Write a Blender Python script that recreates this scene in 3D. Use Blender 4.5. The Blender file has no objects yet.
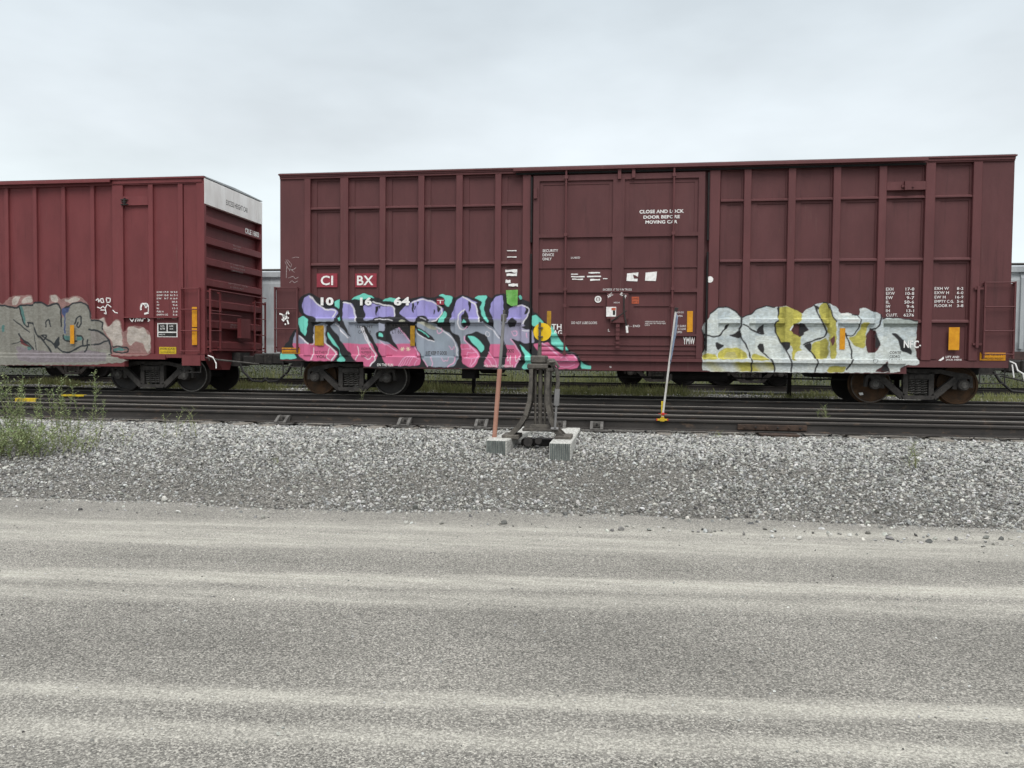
import bpy, math, random
import numpy as np
from mathutils import Vector, Matrix, noise as mnoise
random.seed(7); rng=np.random.default_rng(11)
sc=bpy.context.scene; col=sc.collection
# ---------------------------------------------------------------- camera
cam_d=bpy.data.cameras.new('camera'); cam=bpy.data.objects.new('camera',cam_d); col.objects.link(cam); sc.camera=cam
cam_d.sensor_fit='HORIZONTAL'; cam_d.sensor_width=36.0; cam_d.lens=36.0*770.6/1024; cam_d.clip_start=.1; cam_d.clip_end=3000
yaw,pitch,roll=-0.14305,-0.03502,0.00868
cy,sy=math.cos(yaw),math.sin(yaw)
fw=Vector((sy*math.cos(pitch),cy*math.cos(pitch),math.sin(pitch))); ri=Vector((cy,-sy,0)); up=ri.cross(fw)
r2=ri*math.cos(roll)+up*math.sin(roll); u2=-ri*math.sin(roll)+up*math.cos(roll)
M=Matrix((r2,u2,-fw)).transposed().to_4x4(); M.translation=Vector((7.888,-16.954,.928)); cam.matrix_world=M
# ---------------------------------------------------------------- sky and sun (overcast)
wd=bpy.data.worlds.new('World'); sc.world=wd; wd.use_nodes=True
nt=wd.node_tree; N=nt.nodes; L=nt.links; N.clear()
out=N.new('ShaderNodeOutputWorld'); bg=N.new('ShaderNodeBackground'); bg.inputs['Strength'].default_value=.1
sky=N.new('ShaderNodeTexSky'); sky.sky_type='NISHITA'; sky.sun_disc=False; sky.sun_elevation=math.radians(48); sky.sun_rotation=math.radians(164)
tc=N.new('ShaderNodeTexCoord'); sep=N.new('ShaderNodeSeparateXYZ'); L.new(tc.outputs['Generated'],sep.inputs[0])
rmp=N.new('ShaderNodeValToRGB'); L.new(sep.outputs['Z'],rmp.inputs[0]); els=rmp.color_ramp.elements
els[0].position=0.0; els[0].color=(.35,.382,.392,1); els[1].position=.85; els[1].color=(.82,.84,.86,1)
for pos_,c in ((.18,(.35,.382,.392,1)),(.26,(.315,.340,.356,1)),(.42,(.262,.290,.310,1)),(.55,(.40,.42,.44,1))):
    q=els.new(pos_); q.color=c
mp=N.new('ShaderNodeMapping'); mp.inputs['Scale'].default_value=(1.4,1.4,3.6); L.new(tc.outputs['Generated'],mp.inputs[0])
nz=N.new('ShaderNodeTexNoise'); nz.inputs['Scale'].default_value=1.7; nz.inputs['Detail'].default_value=5; nz.inputs['Roughness'].default_value=.5; L.new(mp.outputs[0],nz.inputs['Vector'])
mr=N.new('ShaderNodeMapRange'); mr.inputs[1].default_value=.3; mr.inputs[2].default_value=.7; mr.inputs[3].default_value=16.1; mr.inputs[4].default_value=21.8; L.new(nz.outputs['Fac'],mr.inputs[0])
mul=N.new('ShaderNodeVectorMath'); mul.operation='SCALE'; L.new(rmp.outputs[0],mul.inputs[0]); L.new(mr.outputs[0],mul.inputs['Scale'])
mx=N.new('ShaderNodeMix'); mx.data_type='RGBA'; mx.inputs[0].default_value=.96; L.new(sky.outputs[0],mx.inputs[6]); L.new(mul.outputs[0],mx.inputs[7])
L.new(mx.outputs[2],bg.inputs[0]); L.new(bg.outputs[0],out.inputs[0])
sun_d=bpy.data.lights.new('sun','SUN'); sun_d.energy=1.3; sun_d.angle=math.radians(30); sun_d.color=(1,.97,.93)
sun=bpy.data.objects.new('sun',sun_d); col.objects.link(sun); sun.rotation_euler=(math.radians(38),0,math.radians(16)); sun.location=(0,-20,30)
vs=sc.view_settings; vs.view_transform='Standard'; vs.look='None'; vs.exposure=.42; vs.gamma=1; vs.use_curve_mapping=False
# ---------------------------------------------------------------- helpers
def srgb(r,g,b):
    f=lambda c:(c/255/12.92 if c/255<=.04045 else ((c/255+.055)/1.055)**2.4)
    return (f(r),f(g),f(b))
def mat(name,c1,c2=None,scale=3,stretch=(1,1,1),rough=.7,bump=.0,bscale=60,metal=0,detail=6,spots=None,attr=None,lo=.38,hi=.62,trans=None):
    m=bpy.data.materials.new(name); m.use_nodes=True; nt=m.node_tree; N=nt.nodes; L=nt.links
    b=N['Principled BSDF']; b.inputs['Roughness'].default_value=rough; b.inputs['Metallic'].default_value=metal
    b.inputs['Specular IOR Level'].default_value=.35
    tc=N.new('ShaderNodeTexCoord'); mp=N.new('ShaderNodeMapping'); mp.inputs['Scale'].default_value=stretch; L.new(tc.outputs['Object'],mp.inputs[0])
    n=N.new('ShaderNodeTexNoise'); n.inputs['Scale'].default_value=scale; n.inputs['Detail'].default_value=detail; n.inputs['Roughness'].default_value=.62; L.new(mp.outputs[0],n.inputs['Vector'])
    r=N.new('ShaderNodeMapRange'); r.inputs[1].default_value=lo; r.inputs[2].default_value=hi; L.new(n.outputs['Fac'],r.inputs[0])
    x=N.new('ShaderNodeMix'); x.data_type='RGBA'; c2=c2 or tuple(v*.8 for v in c1)
    x.inputs[6].default_value=(*c1,1); x.inputs[7].default_value=(*c2,1); L.new(r.outputs[0],x.inputs[0]); cout=x.outputs[2]
    if attr:
        a=N.new('ShaderNodeAttribute'); a.attribute_name=attr; mm=N.new('ShaderNodeMix'); mm.data_type='RGBA'; mm.blend_type='MULTIPLY'; mm.inputs[0].default_value=1
        L.new(a.outputs['Color'],mm.inputs[6]); L.new(cout,mm.inputs[7]); cout=mm.outputs[2]
    for s in (spots or []):   # (colour, scale, threshold, stretch)
        mp2=N.new('ShaderNodeMapping'); mp2.inputs['Scale'].default_value=s[3]; mp2.inputs['Location'].default_value=(s[1],3.1,s[2]); L.new(tc.outputs['Object'],mp2.inputs[0])
        n2=N.new('ShaderNodeTexNoise'); n2.inputs['Scale'].default_value=s[1]; n2.inputs['Detail'].default_value=8; n2.inputs['Roughness'].default_value=.7; L.new(mp2.outputs[0],n2.inputs['Vector'])
        r2=N.new('ShaderNodeMapRange'); r2.inputs[1].default_value=s[2]; r2.inputs[2].default_value=s[2]+s[5] if len(s)>5 else s[2]+.08; r2.inputs[4].default_value=s[4]; L.new(n2.outputs['Fac'],r2.inputs[0])
        x2=N.new('ShaderNodeMix'); x2.data_type='RGBA'; L.new(r2.outputs[0],x2.inputs[0]); L.new(cout,x2.inputs[6]); x2.inputs[7].default_value=(*s[0],1); cout=x2.outputs[2]
    L.new(cout,b.inputs['Base Color'])
    if bump:
        n3=N.new('ShaderNodeTexNoise'); n3.inputs['Scale'].default_value=bscale; n3.inputs['Detail'].default_value=4; L.new(tc.outputs['Object'],n3.inputs['Vector'])
        bp=N.new('ShaderNodeBump'); bp.inputs['Strength'].default_value=bump; bp.inputs['Distance'].default_value=.01; L.new(n3.outputs['Fac'],bp.inputs['Height']); L.new(bp.outputs[0],b.inputs['Normal'])
    return m
class MB:
    def __init__(s): s.v=[]; s.f=[]
    def add(s,vs,fs):
        o=len(s.v); s.v+= [tuple(v) for v in vs]; s.f+= [tuple(i+o for i in f) for f in fs]; return s
    def box(s,x0,x1,y0,y1,z0,z1):
        if x0>x1:x0,x1=x1,x0
        if y0>y1:y0,y1=y1,y0
        if z0>z1:z0,z1=z1,z0
        return s.add([(x,y,z) for x in (x0,x1) for y in (y0,y1) for z in (z0,z1)],[(0,1,3,2),(4,6,7,5),(0,4,5,1),(2,3,7,6),(0,2,6,4),(1,5,7,3)])
    def bbox(s,x0,x1,y0,y1,z0,z1,b=.01):   # box with chamfered edges along z and x faces (12-gon style)
        b=min(b,abs(x1-x0)/3,abs(y1-y0)/3,abs(z1-z0)/3)
        vs=[];
        for X,Y,Z,in_ in ((0,0,0,0),):
            pass
        pts=[]
        for sx in (0,1):
            for sy in (0,1):
                for sz in (0,1):
                    x=(x0,x1)[sx];y=(y0,y1)[sy];z=(z0,z1)[sz];dx=b*(1-2*sx);dy=b*(1-2*sy);dz=b*(1-2*sz)
                    pts+=[(x,y+dy,z+dz),(x+dx,y,z+dz),(x+dx,y+dy,z)]
        I=lambda a,b_,c,k:(a*4+b_*2+c)*3+k
        fs=[]
        for k,(p,q) in enumerate(((1,2),(0,2),(0,1))):
            for s_ in (0,1):
                loop=[]
                for (u,v) in ((0,0),(1,0),(1,1),(0,1)):
                    c=[0,0,0];c[k]=s_;c[p]=u;c[q]=v;loop.append(I(*c,k))
                fs.append(tuple(loop))
        for k in range(3):
            p,q=[t for t in range(3) if t!=k]
            for u in (0,1):
                for v in (0,1):
                    a=[0,0,0];a[p]=u;a[q]=v;b2=a[:];b2[k]=1
                    fs.append((I(*a,p),I(*b2,p),I(*b2,q),I(*a,q)))
        for a in (0,1):
            for b2 in (0,1):
                for c in (0,1): fs.append((I(a,b2,c,0),I(a,b2,c,1),I(a,b2,c,2)))
        return s.add(pts,fs)
    def tube(s,pts,r,n=8,r1=None):
        pts=[Vector(p) for p in pts]; m=len(pts); vs=[];fs=[]
        for i,p in enumerate(pts):
            d=(pts[min(i+1,m-1)]-pts[max(i-1,0)]).normalized(); a=Vector((0,0,1)) if abs(d.z)<.9 else Vector((0,1,0))
            u=d.cross(a).normalized(); v=d.cross(u); rr=r if r1 is None else r+(r1-r)*i/(m-1)
            for k in range(n):
                t=2*math.pi*k/n; vs.append(p+u*(rr*math.cos(t))+v*(rr*math.sin(t)))
        for i in range(m-1):
            for k in range(n): fs.append((i*n+k,i*n+(k+1)%n,(i+1)*n+(k+1)%n,(i+1)*n+k))
        fs.append(tuple(range(n))[::-1]); fs.append(tuple((m-1)*n+k for k in range(n)))
        return s.add(vs,fs)
    def lathe(s,c,axis,prof,n=32,cap=True):  # prof: list of (along, radius)
        c=Vector(c); ax={'x':(Vector((1,0,0)),Vector((0,1,0)),Vector((0,0,1))),'y':(Vector((0,1,0)),Vector((0,0,1)),Vector((1,0,0))),'z':(Vector((0,0,1)),Vector((1,0,0)),Vector((0,1,0)))}[axis]
        vs=[];fs=[];m=len(prof)
        for a,r in prof:
            for k in range(n):
                t=2*math.pi*k/n; vs.append(c+ax[0]*a+ax[1]*(r*math.cos(t))+ax[2]*(r*math.sin(t)))
        for i in range(m-1):
            for k in range(n): fs.append((i*n+k,i*n+(k+1)%n,(i+1)*n+(k+1)%n,(i+1)*n+k))
        if cap: fs.append(tuple(range(n))[::-1]); fs.append(tuple((m-1)*n+k for k in range(n)))
        else: fs+=[((m-1)*n+k,(m-1)*n+(k+1)%n,(k+1)%n,k) for k in range(n)]
        return s.add(vs,fs)
    def prism(s,poly,y0,y1):     # poly in (x,z), extruded along y
        n=len(poly); return s.add([(x,y0,z) for x,z in poly]+[(x,y1,z) for x,z in poly],[tuple(range(n)),tuple(range(2*n-1,n-1,-1))]+[(i,i+n,(i+1)%n+n,(i+1)%n) for i in range(n)])
    def prismx(s,poly,x0,x1):    # poly in (y,z), extruded along x
        n=len(poly); return s.add([(x0,y,z) for y,z in poly]+[(x1,y,z) for y,z in poly],[tuple(range(n)),tuple(range(2*n-1,n-1,-1))]+[(i,i+n,(i+1)%n+n,(i+1)%n) for i in range(n)])
    def bar(s,p,q,wd,y0,y1):     # flat bar in the xz plane between p and q
        p=Vector((p[0],p[1]));q=Vector((q[0],q[1]));d=(q-p).normalized();n=Vector((-d.y,d.x))*wd/2
        return s.prism([tuple(p+n),tuple(p-n),tuple(q-n),tuple(q+n)],y0,y1)
    def build(s,name,m,parent=None,label=None,smooth=False,kind=None):
        me=bpy.data.meshes.new(name); off=Vector(parent.location) if parent and parent.parent is None else (Vector(parent.parent.location) if parent else Vector((0,0,0)))
        me.from_pydata([(v[0]-off[0],v[1]-off[1],v[2]-off[2]) for v in s.v],[],s.f); me.update()
        import bmesh
        bm=bmesh.new(); bm.from_mesh(me); bmesh.ops.recalc_face_normals(bm,faces=bm.faces); bm.to_mesh(me); bm.free()
        if smooth:
            me.polygons.foreach_set('use_smooth',[True]*len(me.polygons))
            try: me.set_sharp_from_angle(angle=math.radians(40))
            except Exception: pass
        o=bpy.data.objects.new(name,me); col.objects.link(o); me.materials.append(m)
        if parent: o.parent=parent
        if label: o['label']=label
        if kind: o['kind']=kind
        return o
class Split(MB):
    def __init__(s): s.parts=[]
    def add(s,vs,fs): s.parts.append(MB().add(vs,fs)); return s
    def build(s,name,m,parent=None,label=None):
        for q in s.parts: o=q.build(name,m,parent,label)
        return o
def thing(name,label,cat,loc=(0,0,0),group=None):
    o=bpy.data.objects.new(name,None); col.objects.link(o); o.location=loc; o.empty_display_size=.2; return tag(o,label,cat,group)
def tag(o,label,cat,group=None):
    o['label']=label; o['category']=cat
    if group:o['group']=group
    return o
def copy_tree(o,parent=None):
    c=o.copy(); col.objects.link(c); c.parent=parent
    for ch in list(o.children): copy_tree(ch,c)
    return c
# text: fitted into a world box (a0,b0,a1,b1) on a plane
_tc={}
def text_mesh(s,bold=0.0):
    if (s,bold) in _tc: return _tc[(s,bold)]
    cu=bpy.data.curves.new('t','FONT'); cu.body=s; cu.size=1; cu.offset=bold; cu.resolution_u=3; cu.space_character=1.05
    o=bpy.data.objects.new('t',cu); col.objects.link(o); dg=bpy.context.evaluated_depsgraph_get(); dg.update()
    me=o.evaluated_get(dg).to_mesh(); vs=[(v.co.x,v.co.y) for v in me.vertices]; fs=[tuple(p.vertices) for p in me.polygons]
    o.evaluated_get(dg).to_mesh_clear(); bpy.data.objects.remove(o); bpy.data.curves.remove(cu)
    x0=min(v[0] for v in vs);x1=max(v[0] for v in vs);y0=min(v[1] for v in vs);y1=max(v[1] for v in vs)
    _tc[(s,bold)]=([((x-x0)/max(x1-x0,1e-6),(y-y0)/max(y1-y0,1e-6)) for x,y in vs],fs); return _tc[(s,bold)]
def txt(mb,s,b,y,bold=.02,rot=0):
    vs,fs=text_mesh(s,bold); w_,h_=b[2]-b[0],b[3]-b[1]; cx,cz=(b[0]+b[2])/2,(b[1]+b[3])/2; c,sn=math.cos(rot),math.sin(rot)
    mb.add([(cx+(u-.5)*w_*c-(v-.5)*h_*sn,y,cz+(u-.5)*w_*sn+(v-.5)*h_*c) for u,v in vs],fs)
def txte(mb,s,b,x,bold=.01):
    vs,fs=text_mesh(s,bold); mb.add([(x,b[0]+u*(b[2]-b[0]),b[1]+v*(b[3]-b[1])) for u,v in vs],fs)
# ---------------------------------------------------------------- materials
BR=srgb(104,69,70)
def carpaint(name,c,fade):
    return mat(name,c,tuple(v*.84 for v in c),2.2,(1,1,.35),.62,.12,90,spots=[(fade,1.3,.52,(1,1,.5),.35,.25),(tuple(v*.4 for v in c),4,.57,(2.4,1,.14),.45,.14),(srgb(98,62,46),14,.65,(1.3,1,.45),.6,.06),(srgb(112,92,84),3,.60,(3,1,.22),.3,.12),(srgb(135,100,95),26,.70,(1.2,1,.5),.5,.04)])
m_car=carpaint('maroon_car_paint',srgb(90,51,52),srgb(108,70,70))
m_car2=carpaint('red_oxide_car_paint',srgb(112,53,55),srgb(126,66,67))
m_carp=carpaint('maroon_post_paint',srgb(96,54,55),srgb(116,74,74))
m_carp2=carpaint('red_oxide_post_paint',srgb(115,56,58),srgb(132,70,70))
m_dark=mat('grimy_black_iron',srgb(52,49,47),srgb(36,34,33),9,rough=.75,bump=.3,spots=[(srgb(84,76,66),14,.58,(1,1,1),.6)])
m_under=mat('sooty_underframe_and_shade',srgb(34,31,31),srgb(22,21,21),5,rough=.85)
m_cast=mat('dusty_cast_steel',srgb(72,68,65),srgb(50,47,45),7,rough=.78,bump=.4,spots=[(srgb(104,99,90),18,.6,(1,1,1),.6)])
m_rustw=mat('rusty_wheel_steel',srgb(86,62,42),srgb(62,48,36),6,rough=.8,bump=.2,spots=[(srgb(112,84,56),5,.58,(1,1,1),.6)])
m_wheel=mat('dark_wheel_steel',srgb(36,33,32),srgb(46,41,38),6,rough=.6,bump=.2)
m_tread=mat('polished_tread_steel',srgb(120,117,112),srgb(84,80,76),20,rough=.4,metal=.8)
m_rail=mat('rail_side_steel',srgb(62,58,55),srgb(46,43,41),3,(.3,1,1),.75,.3,60,spots=[(srgb(98,80,66),9,.58,(.5,1,1),.6),(srgb(38,36,36),5,.6,(.4,1,1),.6)])
m_rtop=mat('worn_rail_head_steel',srgb(196,190,180),srgb(138,132,124),10,(.2,6,1),.42,metal=.35)
m_rtop2=mat('dull_rail_head_steel',srgb(104,98,92),srgb(80,74,70),10,(.2,6,1),.55,metal=.4)
m_rust=mat('rusty_plate_steel',srgb(74,58,48),srgb(54,44,38),12,rough=.85,bump=.4)
m_plate=mat('grey_tie_plate_steel',srgb(96,93,89),srgb(70,67,64),14,rough=.75,bump=.4,spots=[(srgb(150,148,142),22,.6,(1,1,1),.7)])
m_tie=mat('weathered_tie_wood',srgb(128,122,113),srgb(80,74,68),8,(1,6,1),.9,.5,60,spots=[(srgb(168,165,158),10,.57,(1,4,1),.8)])
m_timb=mat('pale_timber_top',srgb(188,187,181),srgb(150,148,142),9,(5,1,5),.9,.5,60,spots=[(srgb(96,92,88),14,.60,(3,1,1),.7)])
m_timbe=mat('grooved_timber_end',srgb(112,118,114),srgb(70,75,74),20,(3,1,.3),.9,.6,90)
m_white=mat('white_stencil_paint',srgb(238,236,233),srgb(206,202,198),18,rough=.7,lo=.45,hi=.7)
m_whited=mat('faded_white_lettering',srgb(172,160,158),srgb(128,108,108),25,rough=.8)
m_blackl=mat('black_lettering',srgb(38,34,34),srgb(60,54,50),18,rough=.8)
m_refl=mat('amber_reflector_sheet',srgb(214,150,28),srgb(196,130,18),9,rough=.45,spots=[(srgb(150,98,24),14,.64,(1,1,1),.6)])
m_refld=mat('dusty_ochre_reflector',srgb(172,130,28),srgb(146,108,24),12,rough=.6,spots=[(srgb(120,90,30),14,.58,(1,1,1),.6)])
m_orange=mat('orange_placard',srgb(196,92,60),srgb(170,84,58),20,rough=.6)
m_square=mat('reporting_mark_panel',srgb(148,52,66),srgb(132,48,58),10,rough=.6)
m_panelw=mat('white_height_panel',srgb(236,234,231),srgb(218,214,210),3,(1,1,.3),.65,.1,40,spots=[(srgb(150,128,120),7,.60,(1,3,.3),.5)])
m_green=mat('green_patch_paint',srgb(96,156,70),srgb(120,178,96),9,rough=.7,spots=[(srgb(60,96,50),9,.56,(1,1,3),.6)])
m_yel=mat('yellow_target_paint',srgb(232,192,34),srgb(218,176,26),9,rough=.5,spots=[(srgb(150,112,30),16,.65,(1,1,1),.5)])
m_yel2=mat('safety_yellow_paint',srgb(214,186,40),srgb(180,152,36),9,rough=.6,spots=[(srgb(120,96,40),10,.58,(1,1,1),.7)])
m_red=mat('red_clamp_paint',srgb(190,50,38),srgb(160,44,36),9,rough=.5)
m_orpole=mat('faded_orange_sleeve',srgb(170,126,108),srgb(150,108,92),8,(1,1,.4),.7,.1,40)
m_grpole=mat('dull_galvanised_pole',srgb(140,138,136),srgb(112,110,110),9,(1,1,.3),.5,metal=.3)
m_whpole=mat('scuffed_white_pole',srgb(206,203,198),srgb(172,168,162),12,(1,1,.4),.6,.1,40)
m_cloth=mat('faded_blue_cloth',srgb(112,128,152),srgb(140,150,168),9,rough=.95)
m_stand=mat('grey_cast_stand',srgb(96,91,84),srgb(68,64,60),9,rough=.75,bump=.5,spots=[(srgb(124,120,112),16,.6,(1,1,1),.7)])
m_hop=mat('light_grey_hopper_paint',srgb(172,176,177),srgb(148,152,155),2,(1,1,.3),.6,.1,30,spots=[(srgb(110,106,102),6,.6,(1,1,.15),.5)])
m_hopb=mat('brown_sill_paint',srgb(84,62,58),srgb(62,48,46),4,rough=.8)
m_hose=mat('black_rubber_hose',srgb(30,29,29),srgb(42,40,39),10,rough=.7)
# ---------------------------------------------------------------- ground
TOPW=-.215; ROAD=-.6
def ridge(x): return 0.18*mnoise.noise(Vector((x*.35,3.3,0)))+.08*mnoise.noise(Vector((x*1.3,7.3,0)))
def gz(x,y):
    """ballast surface height"""
    e=-9.95-.04*max(-6,min(9,7.4-x))+ridge(x)
    n=.018*mnoise.noise(Vector((x*1.1,y*1.1,1.7)))+.012*mnoise.noise(Vector((x*3.7,y*3.7,.3)))
    if y<=e: return ROAD-.03
    if y<-5.6:
        t=(y-e)/(-5.6-e); t=max(0,min(1,t)); s=t*t*(3-2*t)*.35+t*.65
        z=ROAD-.03+(TOPW-ROAD+.03)*s+n*min(1,t*3)
        d=((x-7.0)/1.1)**2+((y+8.3)/.9)**2; z-=.05*math.exp(-d)
        d=((x-8.4)/1.3)**2+((y+7.2)/.9)**2; z-=.03*math.exp(-d)
        return z
    if y<3: return TOPW+n*.4
    if y<6.5: return TOPW+.02+n*2.2+.10*math.sin(math.pi*(y-3)/3.5)
    return TOPW+n*.4
def grid_mesh(name,xs,ys,fz,m,smooth=True):
    vs=[(x,y,fz(x,y)) for y in ys for x in xs]; nx=len(xs); fs=[(j*nx+i,j*nx+i+1,(j+1)*nx+i+1,(j+1)*nx+i) for j in range(len(ys)-1) for i in range(nx-1)]
    me=bpy.data.meshes.new(name); me.from_pydata(vs,[],fs); me.update(); me.polygons.foreach_set('use_smooth',[smooth]*len(fs))
    o=bpy.data.objects.new(name,me); col.objects.link(o); me.materials.append(m); o['kind']='structure'; return o
SKEW=-.107
def gravel_mat(name,ca,cb,cc,sc1,stripes=None,bump=.5,patch=None):
    m=bpy.data.materials.new(name); m.use_nodes=True; nt=m.node_tree; N=nt.nodes; L=nt.links; b=N['Principled BSDF']; b.inputs['Roughness'].default_value=.92; b.inputs['Specular IOR Level'].default_value=.2
    tc=N.new('ShaderNodeTexCoord')
    v=N.new('ShaderNodeTexVoronoi'); v.inputs['Scale'].default_value=sc1; L.new(tc.outputs['Object'],v.inputs['Vector'])
    hs=N.new('ShaderNodeSeparateColor'); L.new(v.outputs['Color'],hs.inputs[0])
    r=N.new('ShaderNodeValToRGB'); L.new(hs.outputs[0],r.inputs[0]); e=r.color_ramp.elements
    e[0].position=0; e[0].color=(*ca,1); e[1].position=1; e[1].color=(*cc,1); q=e.new(.55); q.color=(*cb,1)
    n=N.new('ShaderNodeTexNoise'); n.inputs['Scale'].default_value=sc1*.55; n.inputs['Detail'].default_value=8; n.inputs['Roughness'].default_value=.75; L.new(tc.outputs['Object'],n.inputs['Vector'])
    rn=N.new('ShaderNodeMapRange'); rn.inputs[1].default_value=.34; rn.inputs[2].default_value=.66; rn.inputs[3].default_value=.52; rn.inputs[4].default_value=1.45; L.new(n.outputs['Fac'],rn.inputs[0])
    mu=N.new('ShaderNodeVectorMath'); mu.operation='SCALE'; L.new(r.outputs[0],mu.inputs[0]); L.new(rn.outputs[0],mu.inputs['Scale']); cout=mu.outputs[0]
    # large soft patches
    n2=N.new('ShaderNodeTexNoise'); n2.inputs['Scale'].default_value=.9; n2.inputs['Detail'].default_value=4; L.new(tc.outputs['Object'],n2.inputs['Vector'])
    r2=N.new('ShaderNodeMapRange'); r2.inputs[1].default_value=.3; r2.inputs[2].default_value=.7; r2.inputs[3].default_value=.84; r2.inputs[4].default_value=1.14; L.new(n2.outputs['Fac'],r2.inputs[0])
    m2=N.new('ShaderNodeVectorMath'); m2.operation='SCALE'; L.new(cout,m2.inputs[0]); L.new(r2.outputs[0],m2.inputs['Scale']); cout=m2.outputs[0]
    if stripes:   # light dust bands that run along the road
        sp=N.new('ShaderNodeSeparateXYZ'); L.new(tc.outputs['Object'],sp.inputs[0])
        mpn=N.new('ShaderNodeMapping'); mpn.inputs['Scale'].default_value=(.22,1.6,1); L.new(tc.outputs['Object'],mpn.inputs[0])
        nn=N.new('ShaderNodeTexNoise'); nn.inputs['Scale'].default_value=1; nn.inputs['Detail'].default_value=6; nn.inputs['Roughness'].default_value=.6; L.new(mpn.outputs[0],nn.inputs['Vector'])
        ad=N.new('ShaderNodeMath'); ad.operation='MULTIPLY_ADD'; ad.inputs[1].default_value=.16; L.new(nn.outputs['Fac'],ad.inputs[0])
        sk=N.new('ShaderNodeMath'); sk.operation='MULTIPLY_ADD'; sk.inputs[1].default_value=SKEW; L.new(sp.outputs['X'],sk.inputs[0]); L.new(sp.outputs['Y'],sk.inputs[2])
        s2=N.new('ShaderNodeMath'); s2.operation='ADD'; s2.inputs[1].default_value=-7.4*SKEW; L.new(sk.outputs[0],s2.inputs[0]); L.new(s2.outputs[0],ad.inputs[2])
        a2=N.new('ShaderNodeMapRange'); a2.inputs[1].default_value=-14.5+.08; a2.inputs[2].default_value=-9.5+.08; L.new(ad.outputs[0],a2.inputs[0])
        rp=N.new('ShaderNodeValToRGB'); L.new(a2.outputs[0],rp.inputs[0]); el=rp.color_ramp.elements
        el[0].position=0; el[0].color=(.15,)*3+(1,); el[1].position=1; el[1].color=(.1,)*3+(1,)
        for y_,k in stripes:
            t=(y_+14.5)/5; q=el.new(t); q.color=(k,k,k,1)
        # break-up
        mp3=N.new('ShaderNodeMapping'); mp3.inputs['Scale'].default_value=(.5,5,1); L.new(tc.outputs['Object'],mp3.inputs[0])
        n4=N.new('ShaderNodeTexNoise'); n4.inputs['Scale'].default_value=2.2; n4.inputs['Detail'].default_value=8; n4.inputs['Roughness'].default_value=.7; L.new(mp3.outputs[0],n4.inputs['Vector'])
        r4=N.new('ShaderNodeMapRange'); r4.inputs[1].default_value=.3; r4.inputs[2].default_value=.7; r4.inputs[3].default_value=.35; r4.inputs[4].default_value=1.25; L.new(n4.outputs['Fac'],r4.inputs[0])
        f=N.new('ShaderNodeMath'); f.operation='MULTIPLY'; f.use_clamp=True; L.new(rp.outputs[0],f.inputs[0]); L.new(r4.outputs[0],f.inputs[1])
        f2=N.new('ShaderNodeMath'); f2.operation='MULTIPLY'; f2.inputs[1].default_value=.66; L.new(f.outputs[0],f2.inputs[0])
        dc=N.new('ShaderNodeVectorMath'); dc.operation='SCALE'; L.new(rn.outputs[0],dc.inputs['Scale']); dc.inputs[0].default_value=srgb(196,192,180)
        x=N.new('ShaderNodeMix'); x.data_type='RGBA'; L.new(f2.outputs[0],x.inputs[0]); L.new(cout,x.inputs[6]); L.new(dc.outputs[0],x.inputs[7]); cout=x.outputs[2]
    L.new(cout,b.inputs['Base Color'])
    bp=N.new('ShaderNodeBump'); bp.inputs['Strength'].default_value=bump; bp.inputs['Distance'].default_value=.008; 
    a3=N.new('ShaderNodeMath'); a3.operation='SUBTRACT'; L.new(n.outputs['Fac'],a3.inputs[0]); L.new(v.outputs['Distance'],a3.inputs[1]); L.new(a3.outputs[0],bp.inputs['Height']); L.new(bp.outputs[0],b.inputs['Normal'])
    return m
m_road=gravel_mat('gravelly_road',srgb(72,70,67),srgb(119,116,110),srgb(168,164,155),140,
  stripes=[(-14.4,.1),(-14.08,.2),(-14.0,.8),(-13.93,.75),(-13.84,.2),(-13.72,.3),(-13.67,.9),(-13.58,.85),(-13.50,.2),(-13.1,.08),(-12.4,.12),(-12.28,.55),(-12.12,.6),(-12.0,.25),(-11.86,.9),(-11.72,.85),(-11.62,.25),(-11.35,.12),(-11.05,.25),(-10.85,.7),(-10.55,.75),(-10.35,.5),(-10.2,.85),(-10.0,.4),(-9.85,.2)],bump=.7)
m_bal=gravel_mat('fine_ballast_bed',srgb(50,48,45),srgb(90,87,82),srgb(142,139,132),80,bump=.9)
m_far=gravel_mat('yard_gravel',srgb(34,36,28),srgb(46,48,36),srgb(64,64,52),30,bump=.6)
grid_mesh('ground',[-900,-60,-20,40,100,900],[-900,-40,-20,-8,0,12,60,400,900],lambda x,y:-.66,m_far,False)
grid_mesh('road',list(np.linspace(-60,80,60)),list(np.linspace(-40,-9.1,30)),lambda x,y:ROAD,m_road,False)
xs=[-60,-40,-25,-15]+list(np.linspace(-10,27,260))+[40,60,90]
ys=list(np.linspace(-10.05,-5.2,60))+list(np.linspace(-5,8,45))+[10,11.2]
grid_mesh('far_yard',[-400,-30,0,30,500],[11.19,20,60,500],lambda x,y:-.25,m_far,False)
grid_mesh('ballast_bed',xs,ys,lambda x,y:gz(x,y),m_bal)
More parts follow.
